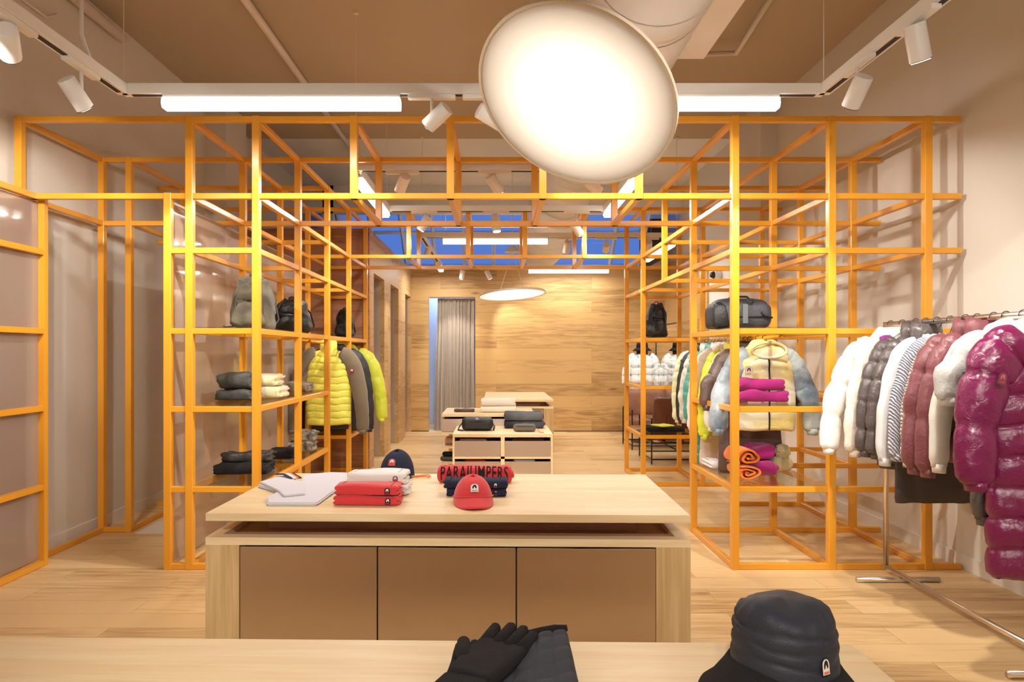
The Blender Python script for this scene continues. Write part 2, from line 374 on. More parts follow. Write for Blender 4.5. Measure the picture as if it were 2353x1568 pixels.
def gshelf(x0, x1, a, b, lv):
    z = LV[lv]+GZ; o = box('glass_shelf', x0-.014, x1+.014, R[a]-4.353-.014, R[b]-4.353+.014, z, z+.008, M_glass, lat); o['label'] = 'clear glass shelf'
for a, b in ((1,2),(2,3)):
    for lv in (1,2,3): gshelf(-1.915+PW, -1.5-PW, a, b, lv)
gshelf(-1.915+PW, -1.5-PW, 4, 5, 3); gshelf(-1.915+PW, -1.5-PW, 4, 5, 1)
for lv in (1,2,3): gshelf(1.488+PW, 2.09-PW, 1, 2, lv); gshelf(1.488+PW, 2.09-PW, 4, 5, lv)
def gz(lv): return LV[lv]+GZ+.0085
for a, b in ((1,2),(2,3),(3,4)):
    o = box('frosted_panel', -2.056, -2.046, R[a]-4.353+(PW+.002 if a == 1 else .002), R[b]-4.353-.002, .03, 2.31, M_frost, lat); o['label'] = 'translucent white back panel'
# hanging rails inside the lattice
for x, ya, yb, z, n in ((1.79, R[1], 6.165, 1.452, 'right'), (-1.66, R[3], R[5], 1.452, 'left')):
    bm = bmesh.new(); tube(bm, [(x,ya-4.353,z),(x,yb-4.353,z)], .012, 12)
    for yy in (ya+.03, (ya+yb)/2, yb-.03): tube(bm, [(x,yy-4.353,z),(x,yy-4.353,1.47+.02)], .006, 8)
    fin('hanging_rail', bm, M_orange, lat, smooth=True)
# pale panel for an unidentified pale area of the floor, left
bm = bmesh.new(); bx(bm, -2.70, -2.1, 5.2, 5.9, .001, .006)
tag(fin('floor_panel', bm, pbr('pale_panel', (.72,.66,.55), .6)), 'pale flat panel on the floor behind the left orange frame', 'mat')
# ---------------------------------------------------------------- smoked screen at the far left
scr = thing('frosted_screen', 'orange framed frosted screen standing along the left wall', 'screen', (-2.885, 3.6, 0))
def sp(name, y0, y1, z0, z1, m=M_orange, t=.02):
    return box(name, -t, t, y0-3.6, y1-3.6, z0, z1, m, scr, .002 if m is M_orange else 0)
sp('frame_post', 4.41, 4.45, 0, 2.35); sp('frame_post', 3.45, 3.49, 0, 2.35); sp('frame_post', 2.5, 2.54, 0, 2.35)
for z in (.02,.5,1.0,1.49,1.99,2.33): sp('frame_beam', 3.49, 4.41, z-BW, z+BW); sp('frame_beam', 2.54, 3.45, z-BW, z+BW)
for a, b in ((3.49,4.41),(2.54,3.45)):
    o = sp('frosted_pane', a, b, .04, 2.31, M_frost2, .004); o.location.x = -.024

# ---------------------------------------------------------------- tracks and lamps
ZT = 2.79
def track(label, x0, x1, y0, y1, z=ZT, skip=(), wx=None):
    t = thing('lighting_track', label, 'lighting track', ((x0+x1)/2, y0, z)); cx = (x0+x1)/2
    h = .028; w_ = .03
    segs = {'far': (x0,x1,y1-w_,y1+w_), 'near': (x0,x1,y0-w_,y0+w_), 'left': (x0-w_,x0+w_,y0,y1), 'right': (x1-w_,x1+w_,y0,y1)}
    for k, (a,b,c,d) in segs.items():
        if k in skip: continue
        box('rail', a-cx, b-cx, c-y0, d-y0, -h, h, M_white, t, .002)
        bm = bmesh.new()
        if k in ('far','near'): bx(bm, a-cx+.05, b-cx-.05, (c+d)/2-y0-.012, (c+d)/2-y0+.012, -h-.004, -h+.001)
        else: bx(bm, (a+b)/2-cx-.012, (a+b)/2-cx+.012, .05, d-y0-.05, -h-.004, -h+.001)
        o = fin('track_slot', bm, M_dark, t); o['label'] = 'dark slot under the rail'
    for (a, b) in ((x0,y0),(wx or x1,y0),(x0,y1),(wx or x1,y1)):
        bm = bmesh.new(); tube(bm, [(a-cx,b-y0,h),(a-cx,b-y0,ZC-z-.02),(a-cx,b-y0,ZC-z-.019),(a-cx,b-y0,ZC-z)], [.0025,.0025,.02,.02], 8)
        fin('suspension_wire', bm, M_cream, t)
    return t
X1L, X1R, Y1 = -2.04, 1.79, 3.81
track('white lighting track loop nearest the camera, hung in front of the orange lattice', X1L, X1R, -1.2, Y1)
track('white lighting track loop hanging inside the gateway, over the low cabinets', -1.09, 1.09, 5.40, 6.93, wx=.40)
track('white lighting track loop at the back of the shop under the skylight', -.91, 2.2, 8.5, 11.6)
bm = bmesh.new(); tube(bm, [(-2.04,3.5,2.82),(-2.08,3.49,2.95),(-2.085,3.5,4.0)], .010, 8)
tag(fin('power_cable', bm, M_white, smooth=True), 'white power cable dropping from ceiling to the left track corner', 'cable')
def bar_lamp(label, a, b, power, z=ZT, group=None):
    a = Vector(a); b = Vector(b); d = b-a; L_ = d.length; mid = (a+b)/2; ang = math.atan2(d.y, d.x)
    t = thing('linear_lamp', label, 'lamp', (mid.x, mid.y, z-.028), ang, group)
    box('housing', -L_/2, L_/2, -.03, .03, -.022, 0, M_white, t, .002)
    bm = bmesh.new()
    pr = [(-.036,-.024),(-.042,-.055),(-.030,-.078),(.030,-.078),(.042,-.055),(.036,-.024)]
    A = [bm.verts.new((-L_/2, y, zz)) for y, zz in pr]; B = [bm.verts.new((L_/2, y, zz)) for y, zz in pr]
    for i in range(6): bm.faces.new((A[i], A[(i+1)%6], B[(i+1)%6], B[i]))
    bm.faces.new(A); bm.faces.new(B[::-1])
    o = fin('diffuser', bm, M_bar, t); o['label'] = 'glowing white diffuser'
    if power:
        l = area((0,0,-.0795), (0,0,0), L_-.01, .056, power); l.parent = t
    return t
def xat(px, Y): return (px-VX)*Y/F
bar_lamp('long glowing linear lamp at the left of the near track', (xat(378,Y1),Y1,0), (xat(920,Y1),Y1,0), LP[0])
bar_lamp('glowing linear lamp partly hidden by the big disc lamp', (xat(1250,Y1),Y1,0), (xat(1787,Y1),Y1,0), LP[0])
bar_lamp('glowing linear lamp on the left side of the middle track', (-1.09,5.5,0), (-1.09,6.85,0), LP[1])
bar_lamp('glowing linear lamp on the right side of the middle track', (1.09,5.5,0), (1.09,6.85,0), LP[1])
bar_lamp('thin glowing linear lamp across the near side of the back track', (xat(1018,8.5),8.5,0), (xat(1258,8.5),8.5,0), LP[1])
bar_lamp('thin glowing linear lamp close to the wooden back wall', (xat(1215,11.6),11.6,0), (xat(1398,11.6),11.6,0), LP[1], z=2.79)
bar_lamp('glowing linear lamp on the right side of the back track', (2.2,8.7,0), (2.2,10.2,0), LP[1])
bar_lamp('short glowing linear lamp on the left side of the back track', (-.91,10.95,0), (-.91,11.45,0), LP[1])
# unseen linear lamps added behind the camera as general fill light
for (a, b, wh) in (((-1.6,-1.2,0),(-.3,-1.2,0),'rear side, left half'),((.2,-1.2,0),(1.5,-1.2,0),'rear side, right half'),((X1L,-.9,0),(X1L,.5,0),'left leg'),((X1R,-.9,0),(X1R,.5,0),'right leg')):
    bar_lamp('added linear fill lamp on the near track behind the camera, '+wh, a, b, LP[2], group='added fill lamps behind the camera')
def spot(px, py, Y, label, aim, power, ang=50, zt=ZT, r=.043, along='x', group=None, stemx=0, rad=.03):
    """head centre seen at px,py; aim = world point"""
    c = pt(px, py, Y); top = Vector((c.x+stemx, Y, zt-.028))
    t = thing('spotlight', label, 'spotlight', top, 0 if along == 'x' else PI/2, group)
    inv = Matrix.Rotation(-(0 if along == 'x' else PI/2), 4, 'Z') @ Matrix.Translation(-top)
    box('adapter', -.13, .13, -.022, .022, -.022, 0, M_white if Y < 5 else M_cream, t, .003)
    d = (Vector(aim)-c).normalized(); L_ = .15
    mat = M_white if Y < 5 else M_cream
    bm = bmesh.new(); tube(bm, [inv@Vector((top.x, top.y, top.z-.02)), inv@Vector((top.x, top.y, c.z))], .009, 10); fin('stem', bm, mat, t, True)
    c_l = inv @ c; dl = inv.to_3x3() @ d
    bm = bmesh.new(); tube(bm, [c_l-dl*L_/2, c_l-dl*(L_/2-.004), c_l+dl*L_/2], [r*.93, r, r], 28); fin('lamp_head', bm, mat, t, angle=40)
    bm = bmesh.new(); tube(bm, [c_l+dl*(L_/2), c_l+dl*(L_/2+.003)], [r*1.0,r*1.0], 28); fin('bezel', bm, M_black, t, angle=40)
    bm = bmesh.new(); tube(bm, [c_l+dl*(L_/2+.0035), c_l+dl*(L_/2+.005)], [r*.86,r*.86], 28); o = fin('lens', bm, M_lens, t, angle=40); o['label'] = 'glowing lens'
    if power:
        s = spotl(c_l+dl*(L_/2+.02), dl, power, ang, rad=rad); s.parent = t
    return t
SPW = SP
spot(20,98,2.94,'white spotlight cut by the left picture edge', (-3.0,4.6,1.8), SPW*.8, 60, along='y', stemx=.02)
spot(173,215,3.42,'white spotlight on the left leg of the near track', (-1.7,4.5,1.5), SPW*1.0, 60, along='y', stemx=.03)
spot(1005,269,3.81,'white spotlight on the near track, left of the big disc lamp', (-1.55,4.5,1.75), SPW*1.1, 60, stemx=-.03)
spot(1126,269,3.81,'white spotlight half hidden behind the big disc lamp', (1.9,4.7,1.75), SPW*1.2, 62, stemx=-.02)
spot(1970,210,3.39,'white spotlight on the right leg of the near track above the lattice', (1.6,4.45,1.5), SPW*1.0, 60, along='y')
spot(2108,97,2.93,'white spotlight at the upper right above the coat rack', (2.4,3.4,1.0), SPW*.9, 60, along='y')
spot(925,422,5.4,'beige spotlight on the middle track, between left lamp and bare wire', (-1.7,7.2,1.2), SPW*.7, 50)
spot(1137,424,5.4,'beige spotlight in the middle of the middle track', (1.2,6.3,1.0), SPW*.35, 50)
spot(1362,428,5.4,'beige spotlight just under the big disc lamp', (2.6,6.6,1.5), SPW*.6, 60)
spot(975,513,6.93,'small spotlight at the left end of the far side of the middle track', (-1.7,6.9,1.0), SPW*.35, 50)
spot(1140,515,6.93,'small spotlight in the centre of the far side of the middle track', (.2,6.6,.5), SPW*.5, 50)
spot(1325,525,6.93,'small spotlight at the right end of the far side of the middle track', (1.8,7.4,1.2), SPW*.5, 50)
spot(984,577,9.27,'glowing spotlight left under the skylight', (-1.5,9.5,.8), SPW*.35, 55, along='y', stemx=.0)
spot(1006,606,10.8,'brightly glowing lower spotlight left under the skylight', (-.6,11.9,1.2), SPW*.45, 55, along='y')
spot(1303,568,8.5,'beige spotlight right of the thin linear lamp', (.6,10.2,.6), SPW*.45, 55)
spot(1393,569,8.5,'beige spotlight before the blue glazing, second right of the thin linear lamp', (1.6,11.9,1.3), SPW*.6, 60)
spot(1490,566,8.5,'beige spotlight at the right end of the back track', (2.2,10.5,1.1), SPW*.5, 60)
spot(1062,631,11.55,'small lit spotlight against the wood wall over the curtain', (-.8,12,1.2), SPW*.35, 60)
spot(1122,631,11.55,'small tilted spotlight against the wood wall, left of the hanging disc', (.6,12,1.2), SPW*.5, 60)

for i, (x, y, aim, pw) in enumerate(((X1L,1.9,(1.9,4.5,1.6),1.5),(X1R,1.9,(-1.8,4.5,1.5),1.2),(-.6,-1.2,(-1.4,4.4,1.2),1.5),(.5,-1.2,(1.9,4.4,1.3),1.6),(-.2,-1.17,(0,2.9,.7),1.9),(X1R,2.3,(2.93,5.0,1.7),.8),(X1L,2.5,(-3.06,5.6,1.9),.9),(.1,-1.2,(.1,1.2,.7),.8),(X1R,.9,(2.7,3.5,1.0),1.3))):  # unseen spotlights added to light the lattice, tables, rack and side walls
    t = thing('spotlight', 'added unseen white spotlight on the near track above the camera, ' + ['left leg, middle','right leg, middle','rear side, left of centre','rear side, right of centre','rear side, at the centre','right leg, forward','left leg, forward','rear side, just right of centre','right leg, rearward'][i], 'spotlight', (x,y,ZT-.028), PI/2 if abs(x) > 1 else 0, 'added spotlights above the camera')
    box('adapter', -.13, .13, -.022, .022, -.022, 0, M_white, t, .003)
    rz = -(PI/2 if abs(x) > 1 else 0); c_ = Vector((0,0,-.11)); d = Matrix.Rotation(rz,3,'Z') @ (Vector(aim)-Vector((x,y,ZT-.138))).normalized()
    bm = bmesh.new(); tube(bm, [(0,0,-.02),(0,0,-.11)], .009, 10); fin('stem', bm, M_white, t, True)
    bm = bmesh.new(); tube(bm, [c_-d*.075, c_+d*.075], .043, 28); fin('lamp_head', bm, M_white, t, angle=40)
    bm = bmesh.new(); tube(bm, [c_+d*.0755, c_+d*.077], .036, 28); fin('lens', bm, M_lens, t, angle=40)
    s_ = spotl(c_+d*.09, d, SPW*pw*.75, 44, rad=.03); s_.parent = t

# ---------------------------------------------------------------- disc lamps
M_diff = None
def diffuser_mat():
    m, nt, N, L_, b = nodes('disc_fabric'); N.remove(b); out = N['Material Output']
    tl = N.new('ShaderNodeBsdfTranslucent'); tl.inputs[0].default_value = (.94,.93,.91,1)
    di = N.new('ShaderNodeBsdfDiffuse'); di.inputs[0].default_value = (.86,.83,.79,1)
    mx = N.new('ShaderNodeMixShader'); mx.inputs[0].default_value = .4; L_.new(tl.outputs[0], mx.inputs[1]); L_.new(di.outputs[0], mx.inputs[2])
    L_.new(mx.outputs[0], out.inputs[0]); return m
M_diff = diffuser_mat(); M_rim = pbr('disc_rim', (.62,.52,.40), .5)
def disc_lamp(label, c, n, rad, power, hang, D_=.23, nb=1):
    n = Vector(n).normalized(); c = Vector(c)
    t = thing('disc_lamp', label, 'lamp', c)
    q = n.to_track_quat('-Z', 'Y')      # local -Z looks along the lit face normal
    Mx = q.to_matrix().to_4x4()
    bm = bmesh.new(); lathe(bm, [(.0,D_),(rad*.35,D_),(rad*.6,D_*.72),(rad*.85,min(.035,D_*.6)),(rad,.022),(rad+.008,.015),(rad+.008,-.004),(rad,-.006),(rad-.006,-.004),(rad-.006,.012),(rad*.84,.02),(rad*.6,D_*.65),(rad*.3,D_*.92),(0,D_*.92)], 72)
    bmesh.ops.transform(bm, matrix=Mx, verts=bm.verts[:]); fin('shade', bm, M_rim, t, angle=50)
    vv = [Mx @ Vector((math.cos(2*PI*k/72)*(rad-.008), math.sin(2*PI*k/72)*(rad-.008), 0)) for k in range(72)]
    me = bpy.data.meshes.new('diffuser'); me.from_pydata(vv, [], [list(range(72))[::-1]]); o = mesh_obj('diffuser', me, M_diff, t); o['label'] = 'glowing white fabric face'
    l = bpy.data.lights.new('disc_bulb', 'POINT'); l.energy = power/nb; l.shadow_soft_size = .05 if nb == 1 else .015; l.color = (1,.985,.965)
    for k in range(nb):
        lo = bpy.data.objects.new('disc_bulb', l); COL.objects.link(lo); lo.parent = t; q_ = (rad*.58 if nb > 1 else 0)
        lo.location = Mx @ Vector((q_*math.cos(2*PI*k/nb), q_*math.sin(2*PI*k/nb), D_*(.75 if nb == 1 else .45)))
    bm = bmesh.new()
    for a, b in hang:
        tube(bm, [Mx @ Vector(a), Vector(b)-c], .004, 6)
    fin('hanging_cable', bm, M_cream, t)
    return t
c = pt(1319, 235, 3.10); los = (c-Vector((0,0,CH))).normalized()
rt = los.cross(Vector((0,0,1))).normalized(); up = rt.cross(los).normalized()
n = (rt*-.522 + up*-.853)*.66 - los*.75
disc_lamp('big tilted round disc lamp glowing in front of the ceiling', c, n, .457, DL[0], [((0,0,.20),(c.x-.1,c.y+.1,4.0)),((.2,.1,.12),(c.x+.06,c.y+.2,4.0))])
c = pt(1177, 678, 10.0)
disc_lamp('small round disc lamp hanging before the wooden back wall', c, (.07,-.085,-1), .475, DL[1], [((-.25,0,.05),(c.x,c.y,2.80)),((.22,0,.05),(c.x,c.y,2.80))], D_=.085, nb=12)
bm = bmesh.new(); lathe(bm, [(0,.10),(.03,.1),(.12,0),(0,0)], 24, (c.x,c.y,2.80)); tube(bm, [(c.x,c.y,2.88),(c.x,c.y,4.0)], .006, 8)
tag(fin('lamp_canopy', bm, M_white), 'white cone-shaped canopy above the small hanging disc lamp', 'lamp canopy')

# ---------------------------------------------------------------- duct
M_duct = pbr('duct_fabric', (.80,.79,.80), .55, bump=.2, bscale=6)
t = thing('air_duct', 'big round white fabric air duct running back under the ceiling', 'duct', (.84, 3.0, 3.4))
path = []; rr = []
for i in range(90):
    s = i/89; Y = 2.2+s*8.3
    k = max(0, min(1, (Y-8.2)/1.9)); k = k*k*(3-2*k)
    path.append((0-.18*k, Y-3.0, 0-.42*k)); rr.append(.355 + .006*math.sin(i*3.1))
bm = bmesh.new(); tube(bm, path, rr, 40); fin('duct_body', bm, M_duct, t, smooth=True)
bm = bmesh.new()
for i in range(0, 88, 3): 
    p = Vector(path[i]); q = Vector(path[i+1]); tube(bm, [p, p+(q-p)*.10], rr[i]+.004, 40, cap=False)
o = fin('duct_seam', bm, pbr('duct_seam_grey', (.60,.60,.62), .6), t, smooth=True); o['kind'] = 'stuff'
bm = bmesh.new(); bx(bm, .30, .49, .5, 1.47, -.16, .3); fin('duct_box', bm, M_white, t)
# ---------------------------------------------------------------- tables
def slab_table(name, label, c, rz, W, D, H=.72, doors=3, legw=.133):
    """floating top over a rimmed tray on a cabinet with steel doors"""
    t = thing(name, label, 'table', (c[0], c[1], 0), rz)
    hw, hd = W/2, D/2
    box('top', -hw, hw, -hd, hd, H-.031, H, M_ash, t, .0015)
    zr = H-.095; e = .05
    bm = bmesh.new()
    bx(bm, -hw, hw, -hd, -hd+e, zr-.03, zr); bx(bm, -hw, hw, hd-e, hd, zr-.03, zr)
    bx(bm, -hw, -hw+e, -hd+e, hd-e, zr-.03, zr); bx(bm, hw-e, hw, -hd+e, hd-e, zr-.03, zr)
    fin('tray_rim', bm, M_ash, t)
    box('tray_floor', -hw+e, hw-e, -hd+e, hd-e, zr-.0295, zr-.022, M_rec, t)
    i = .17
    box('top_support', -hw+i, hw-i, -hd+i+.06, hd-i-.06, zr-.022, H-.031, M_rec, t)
    for s in (-1, 1):
        x0, x1 = (-hw, -hw+legw) if s < 0 else (hw-legw, hw)
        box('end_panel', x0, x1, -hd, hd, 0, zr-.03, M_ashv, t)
    box('cabinet_body', -hw+legw, hw-legw, -hd+.03, hd-.03, .03, zr-.05, M_dark, t)
    box('plinth', -hw+legw, hw-legw, -hd+.06, hd-.06, 0, .03, M_dark, t)
    dw = (W-2*legw)/doors
    for s in (-1, 1):
        for k in range(doors):
            x0 = -hw+legw+k*dw+.004; x1 = x0+dw-.006
            y0, y1 = (-hd+.002, -hd+.02) if s < 0 else (hd-.02, hd-.002)
            box('door', x0, x1, y0, y1, .035, zr-.038, M_steel, t, .0012)
    return t
TC = (-.187, 3.178); TR = -.020
slab_table('display_table', 'pale ash display table with bronze steel doors, holding folded red and navy tops and caps', TC, TR, 1.90, .912)
NC = (-.19, 1.072)
slab_table('display_table', 'pale ash table cut by the bottom picture edge, holding the gloves and bucket hat', NC, TR, 1.90, .912)
slab_table('display_table', 'farthest pale ash display table before the wooden back wall', (.30, 10.38), 0, .95, 1.85, doors=1)
# low cabinet with six drawers
CA = (.057, 6.83)
t = thing('drawer_cabinet', 'low pale cabinet with grey steel drawers, belt bags and a dark roll on top', 'cabinet', (CA[0], CA[1], 0))
W, D, H = .93, .76, .60
box('top', -W/2, W/2, -D/2, D/2, H-.03, H, M_ash, t, .0015)
bm = bmesh.new()
for x in (-W/2, -.018, W/2-.02): bx(bm, x, x+(.036 if abs(x) < .1 else .02), -D/2+.002, D/2, 0, H-.03)
for k in (1, 2): bx(bm, -W/2+.02, W/2-.02, -D/2+.002, D/2, H-.03-.19*k-.01, H-.03-.19*k+.012)
bx(bm, -W/2+.02, W/2-.02, -D/2+.02, D/2, 0, .03); bx(bm, -W/2+.02, W/2-.02, D/2-.02, D/2, 0, H-.03)
fin('carcass', bm, M_ash, t)
M_in = pbr('cabinet_inside', (.10,.07,.05), .8)
for col in (0, 1):
    x0 = -W/2+.022 if col == 0 else .020; x1 = -.020 if col == 0 else W/2-.022
    for k in range(3):
        z1 = H-.03-.19*k-.034; z0 = H-.03-.19*(k+1)+.014
        bm = bmesh.new(); bx(bm, x0, x1, -D/2, -D/2+.012, z0, z1); bx(bm, x0, x0+.01, -D/2+.012, D/2-.06, z0, z1); bx(bm, x1-.01, x1, -D/2+.012, D/2-.06, z0, z1); bx(bm, x0+.01, x1-.01, -D/2+.012, D/2-.06, z0, z0+.008)
        fin('drawer', bm, M_steelg, t)
# clothes peeping from the drawers
def lump(name, label, cat, c, h, mat, r=.02, amp=.008, seed=0, group=None, rz=0, sub=None):
    bm = bmesh.new(); soft(bm, h[0], h[1], h[2], r, (14,10,6), fn=lambda p, u: p+Vector((nz(p,14,seed),nz(p,14,seed+3),nz(p,14,seed+7)))*amp)
    for v in bm.verts: v.co.z += h[2]
    o = fin(name, bm, mat, smooth=True); o.location = c; o.rotation_euler = (0,0,rz); return tag(o, label, cat, group)
def cloth(name, col, rough=.85, sheen=.25, bump=.25, bscale=300, **k):
    if max(col) < .12: sheen = .02
    return pbr(name, col, rough, sheen=sheen, bump=bump, bscale=bscale, spec=.25, **k)
C_white = cloth('white_cotton', (.80,.78,.76)); C_red = cloth('red_cotton', (.66,.045,.05)); C_navy = cloth('navy_cotton', (.018,.022,.05)); C_black = cloth('black_cloth', (.012,.012,.014))
C_grey = cloth('pale_grey_cotton', (.66,.64,.70)); C_dgrey = cloth('charcoal_cloth', (.05,.05,.055)); C_olive = cloth('olive_nylon', (.15,.13,.085), .6, nscale=9, c2=(.07,.06,.04), bump=.6); C_cream = cloth('cream_cloth', (.82,.76,.64))
C_mag = cloth('magenta_wool', (.36,.015,.17)); C_or = cloth('orange_wool', (.85,.20,.02)); C_brown = cloth('brown_nylon', (.13,.075,.055), .45)
lump('folded_shirt', 'bit of red and white clothing peeping from the upper left drawer', 'clothing', (-.22,6.60,.455), (.13,.08,.045), cloth('pink_stripe_cloth',(.55,.30,.25)), seed=1)
lump('folded_shirt', 'bit of red clothing peeping from the middle left drawer', 'clothing', (-.20,6.60,.27), (.10,.08,.045), C_red, seed=2)
lump('folded_shirt', 'dark red clothing peeping from the upper right drawer', 'clothing', (.30,6.60,.455), (.15,.08,.045), cloth('dark_red_cloth',(.12,.02,.02)), seed=3)
lump('folded_shirt', 'bit of white clothing peeping from the middle right drawer', 'clothing', (.26,6.60,.27), (.10,.08,.046), C_white, seed=4)
# second cabinet with open end shelves
t = thing('drawer_cabinet', 'pale cabinet with one steel drawer over open shelves, standing behind the low drawer cabinet', 'cabinet', (-.10, 7.62, 0))
x0, x1 = -.47, .50; y0, y1 = -.40, .40
box('top', x0, x1, y0, y1, .69, .72, M_ash, t, .0015)
bm = bmesh.new()
for z in (.51, .36, .20): bx(bm, x0, x1, y0, y1, z, z+.022)
bx(bm, x0+.02, x1, y1-.02, y1, 0, .69); bx(bm, x1-.02, x1, y0, y1, 0, .69); bx(bm, .0, .02, y0+.02, y1-.02, 0, .51); bx(bm, x0+.06, x1, y0+.05, y1-.05, 0, .03)
fin('carcass', bm, M_ash, t)
box('drawer', x0+.004, x1-.022, y0-.001, y0+.014, .536, .668, M_steelg, t)
box('drawer_body', x0+.01, x1-.022, y0+.02, y1-.02, .536, .66, M_dark, t)
lump('folded_shirt', 'orange patterned folded top on the open shelf of the rear cabinet', 'clothing', (-.47,7.45,.383), (.08,.09,.035), cloth('orange_pattern',(.75,.25,.08), nscale=60, c2=(.5,.4,.3)), seed=5)
# shoe pair on the lower shelf
for k, (dx, dz) in enumerate(((0,0),(.02,.045))):
    bm = bmesh.new(); soft(bm, .10, .045, .022, .022, (14,8,6), fn=lambda p, u: Vector((p.x, p.y*(1-.25*max(0,-u[0])), p.z*(1+.5*max(0,u[0])))))
    o = fin('clog', bm, C_black if k else pbr('dark_olive_rubber',(.06,.055,.035),.5), smooth=True); o.location = (-.49+dx, 7.30+.02*k, .222+.025+dz)
    tag(o, 'black slip-on clog on top of the pair on the low shelf' if k else 'dark olive clog under the black one on the low shelf', 'shoe')

# ---------------------------------------------------------------- curtain
t = thing('curtain', 'taupe pleated curtain across the opening in the wooden back wall', 'curtain', (-.72, 12.14, 0))
bm = bmesh.new(); nx = 260; rows = []
for j in range(13):
    z = 2.29*j/12; row = []
    for i in range(nx+1):
        s = i/nx; x = -.31 + s*.66; ph = s*2*PI*9+1.6*math.sin(s*9)
        a = .030*(.55+.45*(1-j/12)); y = a*math.sin(ph) + .010*math.sin(ph*2.3+j*.25)
        row.append(bm.verts.new((x + .004*math.sin(j*.7+i*.05) - .06*(1-s)*(1-z/2.29), y, z+.015)))
    rows.append(row)
for j in range(12):
    for i in range(nx): bm.faces.new((rows[j][i], rows[j][i+1], rows[j+1][i+1], rows[j+1][i]))
fin('curtain_cloth', bm, cloth('taupe_linen', (.43,.365,.30)), t, True)
bm = bmesh.new(); tube(bm, [(-.44,0,2.315),(.35,0,2.315)], .008, 8); fin('curtain_rail', bm, M_white, t)

# ---------------------------------------------------------------- lounge chairs, mirror, mannequin
M_leather = pbr('tan_leather', (.28,.115,.055), .45, noise_amt=.35, nscale=5, bump=.2, bscale=25)
M_leather2 = pbr('dark_brown_leather', (.15,.05,.028), .4, noise_amt=.35, nscale=5, bump=.2, bscale=25)
def rod(bm, pts, r=.009): tube(bm, pts, r, 4)
def lounge(label, c, mat, back_to_camera, W=.74, D=.72):
    t = thing('lounge_chair', label, 'chair', (c[0], c[1], 0)); hw, hd = W/2, D/2
    for s in (-1, 1):
        bm = bmesh.new(); x = s*hw
        rod(bm, [(x,-hd,0),(x,-hd,.56)]); rod(bm, [(x,hd,0),(x,hd,.56)]); rod(bm, [(x,-hd,.55),(x,hd,.55)]); rod(bm, [(x,-hd,.06),(x,hd,.06)]); rod(bm, [(x,-hd,.26),(x,hd,.26)])
        fin('side_frame', bm, M_black, t)
    bm = bmesh.new()
    for y, z in ((-hd,.06),(hd,.06),(-hd,.26),(hd,.26)): rod(bm, [(-hw,y,z),(hw,y,z)])
    fin('cross_bar', bm, M_black, t)
    bm = bmesh.new(); soft(bm, hw-.02, hd-.03, .075, .06, (14,12,6), c=(0,0,.36), fn=lambda p, u: p+Vector((0,0,.02*(1-u[0]**2)*(1-u[1]**2)))); fin('seat_cushion', bm, mat, t, True)
    bs = -1 if back_to_camera else 1
    bm = bmesh.new()
    def f(p, u): return Vector((p.x, p.y + bs*.10*(p.z+.2)/.4, p.z+.02*math.sin(u[0]*PI)*.3)) + Vector((1,1,1))*nz(p,9,5)*.008
    soft(bm, hw-.03, .07, .20, .06, (16,6,10), c=(0, bs*(hd-.12), .62), fn=f); fin('back_cushion', bm, mat, t, True)
    bm = bmesh.new()
    for k in (-.2, 0, .2):
        tube(bm, [(k, bs*(hd-.06), .24),(k, bs*(hd-.02), .45),(k, bs*(hd+.02),.60)], .016, 4, sc=(1,.25))
    for k in (-.22, 0, .22): bx(bm, k-.03, k+.03, -hd+.02, hd-.02, .262, .272)
    fin('strap', bm, pbr('red_brown_strap', (.30,.06,.03), .5) if back_to_camera else M_black, t)
    return t
lounge('tan leather lounge chair on a thin black frame, the farther of two', (2.22, 10.05), M_leather, False, .66, .7)
lounge('dark brown leather lounge chair seen from behind, the nearer of two', (2.28, 8.80), M_leather2, True, .80, .72)
t = thing('leaning_mirror', 'tall narrow mirror in a thin black frame beside the mannequin', 'mirror', (2.50, 10.35, 0), 0)
ya, yb = -.75, .55
bm = bmesh.new()
for y in (ya, yb): bx(bm, -.012, .012, y-.01, y+.01, 0, 1.78)
bx(bm, -.012, .012, ya, yb, 1.76, 1.78); bx(bm, -.012, .012, ya, yb, 0, .02); fin('frame', bm, M_black, t)
box('mirror_glass', -.004, .004, ya, yb, .02, 1.76, pbr('mirror_silver', (.92,.92,.90), .01, metal=1), t)
# security camera
t = thing('security_camera', 'white security camera with black lens on the right wall', 'camera', (2.93, 9.1, 2.37))
bm = bmesh.new(); tube(bm, [(-.10,-.02,0),(-.02,0,.0)], .058, 20); tube(bm, [(-.03,0,0),(-.001,0,0)], .045, 16); fin('housing', bm, M_white, t, angle=40)
bm = bmesh.new(); lathe(bm, [(.0,.05),(.03,.042),(.05,.0)], 20); bmesh.ops.rotate(bm, verts=bm.verts[:], matrix=Matrix.Rotation(-PI/2, 3, 'Y')); bmesh.ops.translate(bm, verts=bm.verts[:], vec=(-.10,-.02,0)); fin('lens_dome', bm, M_black, t, True)
